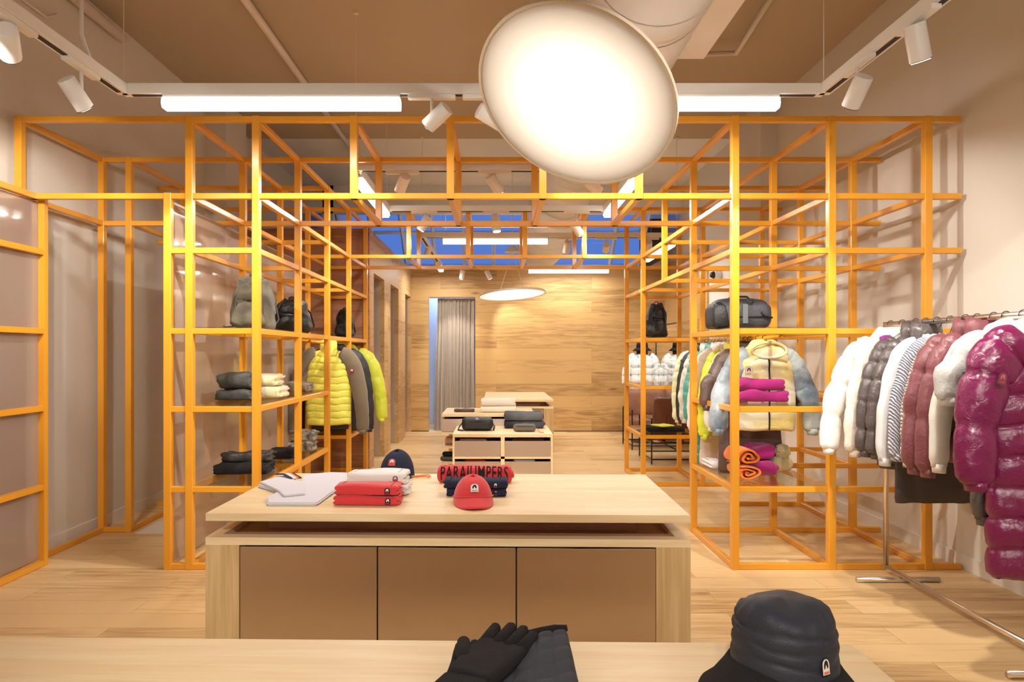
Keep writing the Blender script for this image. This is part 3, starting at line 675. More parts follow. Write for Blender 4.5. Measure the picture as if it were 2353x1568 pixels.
# ---------------------------------------------------------------- badges
def rgb(c): return (c[0], c[1], c[2])
B_MATS = {}
def flat(name, c, rough=.7):
    if name not in B_MATS: B_MATS[name] = pbr('thread_'+name, c, rough, spec=.2)
    return B_MATS[name]
TH = {'maroon':(.07,.015,.025),'black':(.02,.02,.02),'white':(.85,.83,.80),'red':(.70,.06,.05),'cream':(.80,.72,.60),'grey':(.42,.43,.44),'mauve':(.22,.06,.09),'pink':(.55,.15,.18)}
def badge(parent, loc, w, h, outer='maroon', inner='black', fig='white', rot=(0,0,0), name='badge', base=True):
    """arch-topped patch standing in the local XZ plane, facing -Y"""
    me_v = []; faces = []; mi = []
    def poly(pts, y, m):
        b = len(me_v); me_v.extend([(x*w, y, z*h) for x, z in pts]); faces.append(list(range(b, b+len(pts)))); mi.append(m)
    def arch(k):
        return [(-.5*k,-.5*k),(.5*k,-.5*k),(.5*k,.15*k)]+[(.5*k*math.cos(a), .15*k+.35*k*math.sin(a)) for a in [PI*i/10 for i in range(1,10)]]+[(-.5*k,.15*k)]
    if base: poly(arch(1), 0, 0); poly(arch(.84), -.0006, 1)
    # emblem: a hooded head in profile over a small line of writing
    poly([(-.25,-.12),(-.28,.1),(-.15,.30),(.05,.37),(.22,.25),(.27,.02),(.18,-.12),(.08,.0),(.02,.14),(-.08,.08),(-.12,-.05)], -.0012, 2)
    for i in range(5): poly([(-.30+.13*i,-.38),(-.22+.13*i,-.38),(-.22+.13*i,-.24),(-.30+.13*i,-.24)], -.0012, 3)
    me = bpy.data.meshes.new(name); me.from_pydata(me_v, [], faces)
    o = mesh_obj(name, me, [flat(outer, TH[outer]), flat(inner, TH[inner]), flat(fig, TH[fig]), flat('red', TH['red'])], parent)
    for p, m in zip(me.polygons, mi): p.material_index = m
    o.location = loc; o.rotation_euler = rot; return o

# ---------------------------------------------------------------- folded goods
def folded(name, label, c, w, d, h, mat, rz=0, cat='folded clothing', group=None, seed=0, badge_kw=None, droop=0, layers=2, messy=.004, base=None):
    t = thing(name, label, cat, c, rz, group)
    def f(p, u):
        q = p.copy(); g = abs(math.sin(PI*layers*(u[2]*.5+.5)))**.5
        if abs(u[0]) > .8: q.x -= math.copysign(.012*(1-g), u[0])
        if u[1] > .8: q.y -= .012*(1-g)
        q += Vector((nz(p,9,seed), nz(p,9,seed+5)*1.2, nz((p.x,p.y,0),7,seed+9)*1.0*(u[2]*.5+.5)))*messy*2
        q.z -= droop*abs(u[0])**3*(u[2]*.5+.5)
        return q
    def f2(p, u):
        q = p.copy(); zz = max(-1, min(1, u[2])); k = math.sqrt(max(0, 1-zz*zz*.96))
        if u[1] < 0: q.y += (1-k)*h*.42*min(1, -u[1]*2)
        return f(q, u)
    bm = bmesh.new(); soft(bm, w/2, d/2, h/2, h*.13, (28,16,16), fn=f2)
    lo = min(v.co.z for v in bm.verts)
    for v in bm.verts: v.co.z -= lo
    fin('folded_body', bm, mat, t, True)
    # inner fold edges at the open side
    bm = bmesh.new()
    for s in (1,):
        for k in range(layers):
            z = h*(k+.5)/layers
            pts = [(s*(w/2-.006+.008*math.sin(k*2.1+i)), -d/2+d*(.12+.8*i/6), z+.006*math.sin(i*1.3+seed)) for i in range(7)]
            tube(bm, pts, [h/layers*.22*(.6+.4*math.sin(i+seed)**2) for i in range(7)], 8)
    fin('fold_edge', bm, mat, t, True)
    if badge_kw:
        kw = dict(badge_kw); x = kw.pop('x', w*.33); bw = kw.pop('w', .022); bh = kw.pop('h', .026)
        badge(t, (x, -d/2-.004, h*.52), bw, bh, rot=(math.radians(-4),0,0), **kw)
    return t
ZTB = .7205
def table_pt(px, py, dz=0): return onz(px, py, .72)
# pair of red
a = table_pt(842, 1164); 
folded('folded_polo', 'red folded polo with small badge, lower of the red pair', (a.x, a.y+.066, ZTB), .272, .13, .040, C_red, TR, seed=1, badge_kw=dict(outer='black'))
folded('folded_polo', 'red folded polo with small badge, upper of the red pair', (a.x-.002, a.y+.068, ZTB+.040), .268, .125, .042, C_red, TR, seed=2, badge_kw=dict(outer='black'))
a = table_pt(867, 1141)
folded('folded_polo', 'white folded polo lying under another white one', (a.x+.004, a.y+.066, ZTB), .262, .13, .048, C_white, TR, seed=3)
folded('folded_polo', 'white folded polo with small maroon badge, on top of the white pair', (a.x-.006, a.y+.068, ZTB+.047), .262, .13, .055, C_white, TR, seed=4, badge_kw=dict(outer='maroon',inner='mauve'))
a = table_pt(1092, 1143)
folded('folded_polo', 'navy folded polo with small emblem, lower one behind the red cap', (a.x+.004, a.y+.056, ZTB), .262, .11, .034, C_navy, TR, seed=5, badge_kw=dict(base=False, h=.024))
folded('folded_polo', 'navy folded polo with small emblem, upper one behind the red cap', (a.x, a.y+.058, ZTB+.033), .282, .11, .036, C_navy, TR, seed=6, badge_kw=dict(base=False, x=.09, h=.024), droop=-.004)
# red sweatshirt with the word
a = table_pt(1090, 1113)
rs = folded('folded_sweatshirt', 'red rolled sweatshirt printed with big black letters', (a.x, a.y+.05, ZTB), .362, .09, .080, C_red, TR, seed=8, messy=.003, layers=1)
cu = bpy.data.curves.new('word', 'FONT'); cu.body = 'PARAJUMPERS'; cu.size = .11; cu.align_x = 'CENTER'; cu.align_y = 'CENTER'; cu.offset = .0016; cu.space_character = 1.12; cu.resolution_u = 3
tmp = bpy.data.objects.new('word', cu); COL.objects.link(tmp)
dg = bpy.context.evaluated_depsgraph_get(); me = bpy.data.meshes.new_from_object(tmp.evaluated_get(dg)); bpy.data.objects.remove(tmp)
bmw = bmesh.new(); bmw.from_mesh(me); bmesh.ops.subdivide_edges(bmw, edges=[e for e in bmw.edges if e.calc_length() > .012], cuts=3)
xs_ = [v.co.x for v in bmw.verts]; wd = max(xs_)-min(xs_); ys_ = [v.co.y for v in bmw.verts]; y0_, y1_ = min(ys_), max(ys_)
for v in bmw.verts:
    x = v.co.x/wd*.325; s = (v.co.y-y0_)/(y1_-y0_)       # 0 bottom .. 1 top
    th = math.radians(-70 + 140*s); rr_ = .0465
    lift = .006*math.cos(x/.17*PI/2)
    v.co = Vector((x, -.045+.026-.028*math.cos(th)-.0045, .041+.039*math.sin(th)+lift*s))
    d_ = Vector((0, -math.cos(th), math.sin(th))); v.co += d_*.002
bmw.to_mesh(me); bmw.free(); me.materials.clear(); me.materials.append(flat('print', (.025,.01,.015)))
o = bpy.data.objects.new('printed_word', me); COL.objects.link(o); o.parent = rs; o['label'] = 'black printed capital letters'
# flat grey sweater with folded sleeve and striped collar
poly = [(648,1092),(690,1112),(700,1096),(760,1091),(800,1092),(796,1112),(768,1135),(730,1163),(614,1163),(612,1150),(640,1135),(593,1122),(596,1117),(630,1103)]
t = thing('flat_sweater', 'pale grey top laid flat at the left end of the table, striped collar', 'clothing', (*table_pt(700,1130).xy, ZTB), 0)
def flatcloth(name, poly, z, th, mat, seed=0):
    bm = bmesh.new(); vs = []
    for x, y in poly: p = table_pt(x, y); vs.append(bm.verts.new((p.x-t.location.x, p.y-t.location.y, z)))
    f = bm.faces.new(vs); r = bmesh.ops.extrude_face_region(bm, geom=[f])
    bmesh.ops.translate(bm, verts=[v for v in r['geom'] if isinstance(v, bmesh.types.BMVert)], vec=(0,0,th))
    bmesh.ops.bevel(bm, geom=[e for e in bm.edges if e.calc_length() > .004], offset=th*.4, segments=2, affect='EDGES')
    return fin(name, bm, mat, t, angle=50)
flatcloth('body', poly, 0, .013, C_grey)
flatcloth('folded_sleeve', [(596,1118),(640,1106),(700,1118),(701,1146),(652,1151),(640,1139)], .0135, .009, C_grey)
flatcloth('hem', [(614,1157),(730,1157),(729,1164),(613,1164)], -.0, .015, C_grey)
def strip(name, a, b, wd, mat, z=.0235):
    p, q = table_pt(*a), table_pt(*b); bm = bmesh.new(); m_ = (p+q)/2
    pts = [(p.x-t.location.x, p.y-t.location.y, z), ((m_.x-t.location.x)-.004, m_.y-t.location.y+.008, z+.010), (q.x-t.location.x, q.y-t.location.y, z)]
    tube(bm, pts, wd, 8, sc=(1,.45)); o = fin(name, bm, mat, t, True); return o
for i, (dx, m) in enumerate(((0,C_dgrey),(5,C_white),(10,C_white),(16,cloth('orange_stripe',(.8,.16,.05))),(21,C_dgrey))):
    o = strip('collar_stripe', (636+dx,1101-.3*i), (671+dx*.9,1112-.5*i), .009, m); 
t.location.z = ZTB
# caps
def cap(label, c, rz, mat, w=.17, h=.118, badge_kw=None, strap=None, tilt=0):
    t = thing('baseball_cap', label, 'cap', c, rz)
    bm = bmesh.new(); hw = w/2
    prof = [(hw*math.cos(a)**.85 if a < PI/2-.01 else 0, h*math.sin(a)) for a in [PI/2*i/12 for i in range(13)]]
    def f(p, a, i, r, z):
        seam = 1-.012*abs(math.cos(a*3))**12; return Vector((p.x*seam, p.y*1.18*seam, p.z*(1+.05*math.sin(a))) )
    lathe(bm, prof, 48, fn=f); fin('crown', bm, mat, t, True)
    bm = bmesh.new(); lathe(bm, [(0,h+.008),(.006,h+.006),(.008,h),(.0,h-.002)], 12); fin('top_button', bm, mat, t, True)
    # brim curving down at the sides
    bm = bmesh.new(); rows = []
    for s, dz in ((0,0),(1,-.004)):
        g = []
        for i in range(17):
            th = -PI/2 + (i/16-.5)*PI*.92; row = []
            for j in range(7):
                k = j/6; L_ = .072*math.cos((i/16-.5)*PI*.95)**.6
                x = math.cos(th)*(hw*.98) * (1+.02*k); y = math.sin(th)*(hw*1.16)*.98 - L_*k
                z = .030 - .030*k - .36*abs(x)**1.6*(.35+k) + dz + .012*math.cos((i/16-.5)*PI)
                row.append(bm.verts.new((x, y, max(z, .001+(.004+dz)))))
            g.append(row)
        rows.append(g)
    for g in rows:
        for i in range(16):
            for j in range(6): bm.faces.new((g[i][j], g[i+1][j], g[i+1][j+1], g[i][j+1]))
    for i in range(16): bm.faces.new((rows[0][i][6], rows[0][i+1][6], rows[1][i+1][6], rows[1][i][6]))
    for i in (0, 16):
        for j in range(6): bm.faces.new((rows[0][i][j], rows[0][i][j+1], rows[1][i][j+1], rows[1][i][j]))
    fin('brim', bm, mat, t, True)
    bm = bmesh.new(); tube(bm, [(math.cos(-PI/2+(i/16-.5)*PI)*hw*1.0, math.sin(-PI/2+(i/16-.5)*PI)*hw*1.18, .030-.36*abs(math.cos(-PI/2+(i/16-.5)*PI)*hw)**1.6*.35+.012*math.cos((i/16-.5)*PI)) for i in range(17)], .003, 6); fin('brim_seam', bm, mat, t, True)
    if badge_kw: badge(t, badge_kw.pop('loc'), .034, .036, rot=badge_kw.pop('rot'), **badge_kw)
    return t
a = table_pt(1086, 1160)
cap('red baseball cap with white emblem badge, set in front of the navy polos', (a.x, a.y+.045, ZTB), math.radians(6), C_red, .168, .112, dict(loc=(0,-.092,.078), rot=(math.radians(-26),0,0), outer='grey', inner='white', fig='black'))
a = table_pt(899, 1112)
cap('navy baseball cap with red badge behind the white polos', (a.x, a.y+.20, ZTB), math.radians(-8), C_navy, .175, .132, dict(loc=(-.0,-.092,.086), rot=(math.radians(-26),0,0), outer='pink', inner='red', fig='white'))
bm = bmesh.new(); q0 = table_pt(944,1100); pts = [table_pt(x, y)+Vector((0,0,.008)) for x, y in ((944,1099),(955,1098),(970,1096),(984,1095),(989,1098),(986,1101),(975,1098),(955,1100))]
tube(bm, pts, .0035, 8); tag(fin('cord', bm, cloth('orange_cord', (.9,.25,.04)), smooth=True), 'orange cord lying on the table right of the navy cap', 'cord')

# bucket hat, gloves, quilted piece on the near table
bh = onz(1801, 1603, .72)
BS = .90
t = thing('bucket_hat', 'dark navy quilted bucket hat with black furry brim on the near table', 'hat', (bh.x, bh.y, ZTB), 0)
C_hat = cloth('dark_navy_nylon', (.028,.030,.042), .5, bump=.15)
bm = bmesh.new()
prof = [(.102,.056),(.1035,.066),(.1035,.079),(.1015,.087),(.0985,.0905),(.1005,.095),(.1020,.104),(.1005,.112),(.0975,.1155),(.0995,.120),(.1005,.128),(.0985,.135),(.0935,.1385),(.0955,.143),(.0945,.152),(.0885,.162),(.077,.171),(.060,.1775),(.038,.1815),(.018,.183),(0,.1835)]
def fh(p, a, i, r, z):
    if r < .01: return p
    wob = min(1, r/.05)
    k = (1+.004*math.sin(a*9+i) if i < 9 else 1+.006*math.sin(a*14)*(r/.09))*BS
    return Vector((p.x*k, p.y*k, p.z+(.004*math.sin(a*2+1)+.003*math.sin(a*3+z*90)+.004*nz(p,25,3))*wob + (.0022*math.sin(a*17+r*40) if .142 < z < .166 else 0)))
lathe(bm, prof, 72, fn=fh); fin('crown', bm, C_hat, t, True)
bm = bmesh.new()
def fb(p, a, i, r, z): return Vector((p.x, p.y, p.z+.010*math.sin(a*2+.5)*(i/6))) + Vector((1,1,1))*nz(p,60,2)*.003
lathe(bm, [(.098,.066),(.110,.048),(.130,.022),(.150,.006),(.152,.002),(.146,.001),(.125,.014),(.105,.040),(.094,.062)], 72, fn=fb)
fin('brim', bm, cloth('black_fleece', (.014,.012,.013), .95, bump=.6, bscale=900), t, True)
bm = bmesh.new(); lathe(bm, [(.0975,.070),(.0998,.072),(.0998,.076),(.0975,.078)], 72, fn=fh)
fin('seam_band', bm, C_hat, t, True)
badge(t, (.036,-.0865,.094), .019, .031, rot=(math.radians(-6),0,math.radians(25)), outer='black', inner='cream', fig='black')
# gloves
def glove(label, c, rz, flip, z, mat, tilt=0):
    t = thing('glove', label, 'glove', (c[0], c[1], z), rz)
    bm = bmesh.new()
    def f(p, u):
        k = .62 if u[1] < -.5 else 1
        return Vector((p.x*(.78+.22*min(1,(u[1]+1))), p.y, p.z*(1.1-.25*u[1]) + .004*nz(p,20,1)))
    soft(bm, .052, .085, .013, .013, (12,18,6), fn=f); fin('palm', bm, mat, t, True)
    for k, (x, L_) in enumerate(((-.038,.062),(-.013,.078),(.013,.074),(.038,.055))):
        bm = bmesh.new(); a = x*3.5
        pts = [Vector((x+a*.0, .070, 0)), Vector((x+a*.012*8*.2,.085+L_*.4, .004)), Vector((x+a*.02*8*.2,.085+L_*.85,.008)), Vector((x+a*.02*8*.22,.085+L_,.009))]
        tube(bm, pts, [.0135,.013,.011,.005], 14); fin('finger', bm, mat, t, True)
    bm = bmesh.new(); s = -1 if flip else 1
    tube(bm, [(s*.030,-.02,0),(s*.055,.02,.002),(s*.074,.055,.004),(s*.078,.068,.004)], [.017,.016,.013,.006], 14); fin('thumb', bm, mat, t, True)
    bm = bmesh.new()
    soft(bm, .044, .04, .014, .013, (10,8,6), c=(0,-.115,0)); fin('cuff', bm, mat, t, True)
    return t
C_glove = cloth('black_fleece_glove', (.013,.011,.012), .95, bump=.5, bscale=700)
g1 = onz(1140, 1535, .76)
glove('black fleece glove lying uppermost, partly under the picture edge', (g1.x-.018, g1.y-.03), math.radians(-24), True, ZTB+.062, C_glove)
glove('black fleece glove lying below the other, finger tips showing behind', (g1.x-.045, g1.y-.035), math.radians(-6), False, ZTB+.026, C_glove)
# grey quilted scarf beside the gloves
A_ = [pt(1165,1478,1.40), pt(1304,1441,1.39), onz(1352,1650,.73), onz(1080,1720,.73)]; A_[0].z = .782
c0 = (A_[0]+A_[1]+A_[2]+A_[3])/4
t = thing('quilted_scarf', 'dark grey quilted garment folded beside the black gloves', 'folded clothing', (c0.x, c0.y, ZTB))
bm = bmesh.new(); nu, nv = 40, 56; G_ = []
for j in range(nv+1):
    row = []
    for i in range(nu+1):
        u, v = i/nu, j/nv
        p = (A_[0]*(1-u)+A_[1]*u)*(1-v) + (A_[3]*(1-u)+A_[2]*u)*v
        e = min(1, min(u, 1-u)*14)**.5 * min(1, min(v, 1-v)*18)**.5
        q_ = (abs(math.sin(v*PI*7+u*1.2))*abs(math.sin(u*PI*4)))**.35
        p.z += q_*.006 - (1-e)*.012 + nz(p, 18, 2)*.005
        row.append(bm.verts.new((p.x-c0.x, p.y-c0.y, p.z-ZTB)))
    G_.append(row)
for j in range(nv):
    for i in range(nu): bm.faces.new((G_[j][i], G_[j][i+1], G_[j+1][i+1], G_[j+1][i]))
rim = G_[0] + [G_[j][nu] for j in range(1, nv+1)] + G_[nv][-2::-1] + [G_[j][0] for j in range(nv-1, 0, -1)]
low = [bm.verts.new((v.co.x*.97, v.co.y*.97, 0)) for v in rim]
for i in range(len(rim)): bm.faces.new((rim[i], rim[(i+1)%len(rim)], low[(i+1)%len(rim)], low[i]))
bm.faces.new(low)
fin('quilted_body', bm, cloth('dark_grey_nylon', (.042,.044,.054), .6), t, True)
bm = bmesh.new(); tube(bm, [A_[0]*(1-k)+A_[1]*k - c0 + Vector((0,.004,c0.z-ZTB-.004)) for k in (.30,.55,.8,1.0)], [.006,.009,.010,.006], 10); fin('black_lining', bm, C_glove, t, True)

# ---------------------------------------------------------------- goods on the low cabinets
def waist_bag(name, label, c, w, d, h, mat, rz=0, logo=True, straps=True):
    t = thing(name, label, 'bag', c, rz)
    bm = bmesh.new(); soft(bm, w/2, d/2, h/2, h*.35, (20,12,10), c=(0,0,h/2), fn=lambda p, u: p+Vector((nz(p,15,1),nz(p,15,4),nz(p,15,7)))*.008); fin('bag_body', bm, mat, t, True)
    bm = bmesh.new(); soft(bm, w*.40, .012, h*.26, .012, (14,4,8), c=(0,-d/2-.006,h*.42)); fin('front_pocket', bm, mat, t, True)
    bm = bmesh.new(); tube(bm, [(-w*.36,-d/2-.014,h*.70),(w*.36,-d/2-.014,h*.70)], .003, 6); fin('zip', bm, M_black, t)
    if straps:
        bm = bmesh.new()
        tube(bm, [(-w*.48,0,h*.6),(-w*.58,-.03,h*.3),(-w*.62,-.06,.01),(-w*.45,-.10,.006)], .010, 8, sc=(1,.4)); tube(bm, [(w*.48,0,h*.6),(w*.55,-.03,h*.3),(w*.52,-.08,.01)], .010, 8, sc=(1,.4)); fin('strap', bm, mat, t, True)
    if logo: badge(t, (.0,-d/2+.015,h*.92), .04, .035, rot=(math.radians(-60),0,0), outer='grey', inner='black')
    return t
waist_bag('belt_bag', 'black belt bag lying on the low drawer cabinet', (xat(1097,6.75),6.78,.6005), .30, .16, .125, pbr('black_nylon', (.015,.015,.017), .5, bump=.3, bscale=120))
folded('folded_blanket', 'dark folded top with grey shading, upper on the low drawer cabinet', (xat(1202,7.0),7.02,.6005+.075), .385, .22, .085, pbr('ombre_knit', (.16,.17,.19), .9, c2=(.02,.02,.025), nscale=2.2), 0, seed=11, layers=1)
folded('folded_blanket', 'charcoal folded top, lower on the low drawer cabinet', (xat(1204,7.0),7.02,.6005), .395, .22, .075, cloth('heather_grey', (.09,.095,.11), nscale=5, c2=(.02,.02,.03)), 0, seed=12, layers=1)
waist_bag('pouch', 'small grey pouch with orange zip pull in front of the dark folded tops', (xat(1206,6.60),6.66,.6005), .215, .06, .075, cloth('grey_nylon', (.14,.12,.10), .5), logo=False, straps=False)
bm = bmesh.new(); zz = .606; tube(bm, [(xat(1233,6.6),6.60,zz+.03),(xat(1240,6.55),6.55,zz),(xat(1250,6.5),6.52,zz)], .004, 6); tag(fin('zip_pull', bm, C_or, smooth=True), 'orange pull cord trailing from the small grey pouch', 'cord')
folded('folded_sweater', 'cream folded sweater, lower of the pair on the rear cabinet', (xat(1145,7.5),7.50,.7205), .375, .26, .07, C_cream, 0, seed=13)
folded('folded_sweater', 'cream folded sweater, upper of the pair on the rear cabinet', (xat(1145,7.5),7.50,.7205+.069), .37, .26, .075, C_cream, 0, seed=14)
# sunglasses / gloves lump on rear cabinet
lump('gloves_pair', 'small brown leather gloves on the left end of the rear cabinet', 'gloves', (xat(1066,7.45),7.5,.7205), (.11,.06,.016), C_brown, seed=6, amp=.012)

# ---------------------------------------------------------------- bags
def backpack(label, c, w, d, h, mat, rz=0, seed=0, mat2=None, top_red=False, cat='backpack'):
    t = thing('backpack', label, cat, c, rz); mat2 = mat2 or mat
    def f(p, u):
        k = 1.04-.42*(u[2]*.5+.5)**1.9
        return Vector((p.x*k, p.y*(1-.25*max(0,u[2])), p.z)) + Vector((nz(p,14,seed),nz(p,14,seed+2),nz(p,14,seed+4)))*.020 + Vector((0, -.006*abs(math.sin(p.z*60+nz(p,8,seed)*6)), 0))
    bm = bmesh.new(); soft(bm, w/2, d/2, h/2, min(w,d)*.32, (20,14,26), c=(0,0,h/2), fn=f); fin('bag_body', bm, mat, t, True)
    bm = bmesh.new(); soft(bm, w*.38, d*.16, h*.22, .03, (14,8,14), c=(0,-d/2-.005,h*.28), fn=f); fin('front_pocket', bm, mat, t, True)
    bm = bmesh.new(); soft(bm, w*.30, d*.12, h*.14, .02, (12,6,10), c=(0,-d/2+.012,h*.68), fn=f); fin('upper_pocket', bm, mat, t, True)
    for s in (-1, 1):
        bm = bmesh.new(); tube(bm, [(s*w*.30,-d*.52,h*.08),(s*w*.32,-d*.60,h*.30),(s*w*.30,-d*.58,h*.55),(s*w*.24,-d*.42,h*.86)], .011, 8, sc=(1,.35)); fin('compression_strap', bm, mat2, t, True)
        bm = bmesh.new(); tube(bm, [(s*w*.2,d*.35,h*.9),(s*w*.40,d*.55,h*.6),(s*w*.52,d*.45,h*.2),(s*w*.46,d*.2,h*.06)], .016, 8, sc=(1,.35)); fin('shoulder_strap', bm, mat2, t, True)
    bm = bmesh.new(); tube(bm, [(-w*.10,0,h*.97),(-w*.08,0,h*1.04),(0,0,h*1.06),(w*.08,0,h*1.04),(w*.10,0,h*.97)], .008, 8); fin('top_handle', bm, pbr('red_handle',(.35,.05,.04),.5) if top_red else mat2, t, True)
    bm = bmesh.new(); tube(bm, [(-w*.44,-d*.2,h*.06),(-w*.62,-d*.3,h*.04),(-w*.66,-d*.2,h*.0+.02)], .012, 8, sc=(1,.4)); fin('side_strap', bm, mat2, t, True)
    return t
M_blackny = pbr('black_technical_nylon', (.017,.018,.021), .48, bump=.35, bscale=60, noise_amt=.5, nscale=8)
Z3 = gz(3)
backpack('olive canvas backpack on the top left glass shelf', (xat(583,4.85),4.85,Z3), .29, .16, .37, C_olive, seed=1, mat2=cloth('dark_olive_web', (.10,.09,.07)))
backpack('black crumpled backpack next to the olive one', (xat(668,5.55),5.60,Z3), .29, .20, .27, M_blackny, seed=5)
backpack('slim black backpack above the yellow jackets on the left', (xat(792,7.45),7.45,LV[3]+GZ+.009), .19, .16, .30, M_blackny, seed=9)
backpack('black backpack with red handle on the far right shelf', (xat(1510,7.45),7.5,LV[3]+GZ+.009), .22, .20, .37, M_blackny, seed=12, top_red=True)
# duffel
t = thing('duffel_bag', 'dark grey holdall with black trim on the right top shelf', 'bag', (xat(1697,4.83),4.83,Z3))
M_duf = pbr('slate_nylon', (.055,.06,.075), .55, bump=.3, bscale=50, noise_amt=.4, nscale=6)
W, D, H = .42, .22, .215
def fd(p, u):
    k = 1-.22*max(0,u[2])**1.5; s = 1-.25*abs(u[0])**3*max(0,u[2]); return Vector((p.x, p.y*k, p.z*s if p.z > 0 else p.z)) + Vector((1,1,1))*nz(p,12,3)*.006
bm = bmesh.new(); soft(bm, W/2, D/2, H/2, .075, (26,14,16), c=(0,0,H/2), fn=fd); fin('bag_body', bm, M_duf, t, True)
bm = bmesh.new(); soft(bm, W*.13, D/2+.006, H*.42, .03, (10,12,12), c=(-W*.36,0,H*.44), fn=fd); o = fin('end_panel', bm, M_blackny, t, True); o['label'] = 'wrinkled black end panel'
for s in (-1,):
    bm = bmesh.new(); tube(bm, [(-W*.20,-D/2-.004,H*.40),(W*.1,-D/2-.006,H*.38),(W*.40,-D/2-.004,H*.38)], .005, 8); fin('zip', bm, M_black, t, True)
    bm = bmesh.new(); tube(bm, [(W*.28,-D/2-.004,H*.55),(W*.33,-D/2-.010,H*.40),(W*.45,-D/2+.002,H*.36)], .014, 8, sc=(1,.5)); fin('side_strap', bm, M_black, t, True)
    bm = bmesh.new(); tube(bm, [(W*.06,-D/2+.02,H*.90),(W*.08,-D/2-.004,H*.84),(W*.14,-D/2-.004,H*.84),(W*.16,-D/2+.02,H*.90)], .006, 8); fin('buckle', bm, M_black, t, True)
bm = bmesh.new(); tube(bm, [(-.08,0,H*.96),(-.05,-.02,H*1.05),(.05,-.02,H*1.05),(.08,0,H*.96)], .007, 8); fin('top_handle', bm, M_black, t, True)
bm = bmesh.new(); bx(bm, -.012, .022, -D/2-.012, -D/2-.002, H*.18, H*.78); o = fin('luggage_tag', bm, pbr('grey_tag', (.14,.15,.17), .5), t)

# ---------------------------------------------------------------- shelf goods, left
Z2, Z1 = gz(2), gz(1)
C_shiny = pbr('shiny_yellow_cream', (.80,.74,.40), .35, c2=(.70,.66,.60), nscale=7, bump=.3, bscale=30, spec=.5)
C_dgrey2 = pbr('wrinkled_grey_nylon', (.065,.07,.07), .55, bump=.5, bscale=30, noise_amt=.5, nscale=10)
folded('folded_trousers', 'grey folded trousers, lower of the pair at the left end of the middle shelf', (xat(545,4.82),4.85,Z2), .24, .26, .075, C_dgrey2, seed=21, messy=.012, layers=3)
folded('folded_trousers', 'grey folded trousers, upper of the pair at the left end of the middle shelf', (xat(548,4.82),4.85,Z2+.075), .215, .24, .11, C_dgrey2, seed=22, messy=.012, layers=3)
folded('folded_jacket', 'shiny cream and yellow folded jacket, lower of two on the middle shelf', (xat(621,5.05),5.08,Z2), .19, .24, .085, C_shiny, seed=23, messy=.008)
folded('folded_jacket', 'shiny cream and yellow folded jacket, upper of two on the middle shelf', (xat(612,5.05),5.08,Z2+.085), .18, .24, .085, C_shiny, seed=24, messy=.008)
folded('folded_shirt', 'brown and sand folded top at the far end of the middle left shelf', (xat(680,5.85),5.85,Z2), .25, .24, .075, cloth('brown_sand', (.30,.22,.14), nscale=9, c2=(.08,.05,.04)), seed=25, messy=.01, layers=3)
folded('folded_trousers', 'black folded trousers, lowest on the bottom left shelf', (xat(560,4.78),4.80,Z1), .36, .22, .075, C_black, seed=26, messy=.010, layers=3)
folded('folded_trousers', 'black folded trousers on top of the other on the bottom left shelf', (xat(568,4.82),4.84,Z1+.075), .33, .2, .065, pbr('black_satin', (.03,.03,.032), .45, bump=.3, bscale=60), seed=27, messy=.012)
folded('folded_hat', 'black knitted hat on the bottom left shelf', (xat(646,5.42),5.46,Z1), .20, .2, .07, C_black, seed=28, messy=.01)
C_zeb = pbr('grey_zebra_knit', (.42,.38,.30), .9, c2=(.06,.05,.04), nscale=28)
folded('folded_sweater', 'zebra-patterned folded knit, lower of two at the far end of the bottom left shelf', (xat(697,5.9),5.88,Z1), .20, .24, .085, C_zeb, seed=29, messy=.01)
folded('folded_sweater', 'zebra-patterned folded knit, upper of two at the far end of the bottom left shelf', (xat(703,5.9),5.88,Z1+.085), .18, .22, .085, C_zeb, seed=30, messy=.01)
folded('folded_trousers', 'black folded top on the low shelf under the yellow jackets', (xat(768,7.4),7.4,LV[1]+GZ+.009), .34, .24, .06, C_black, seed=31)
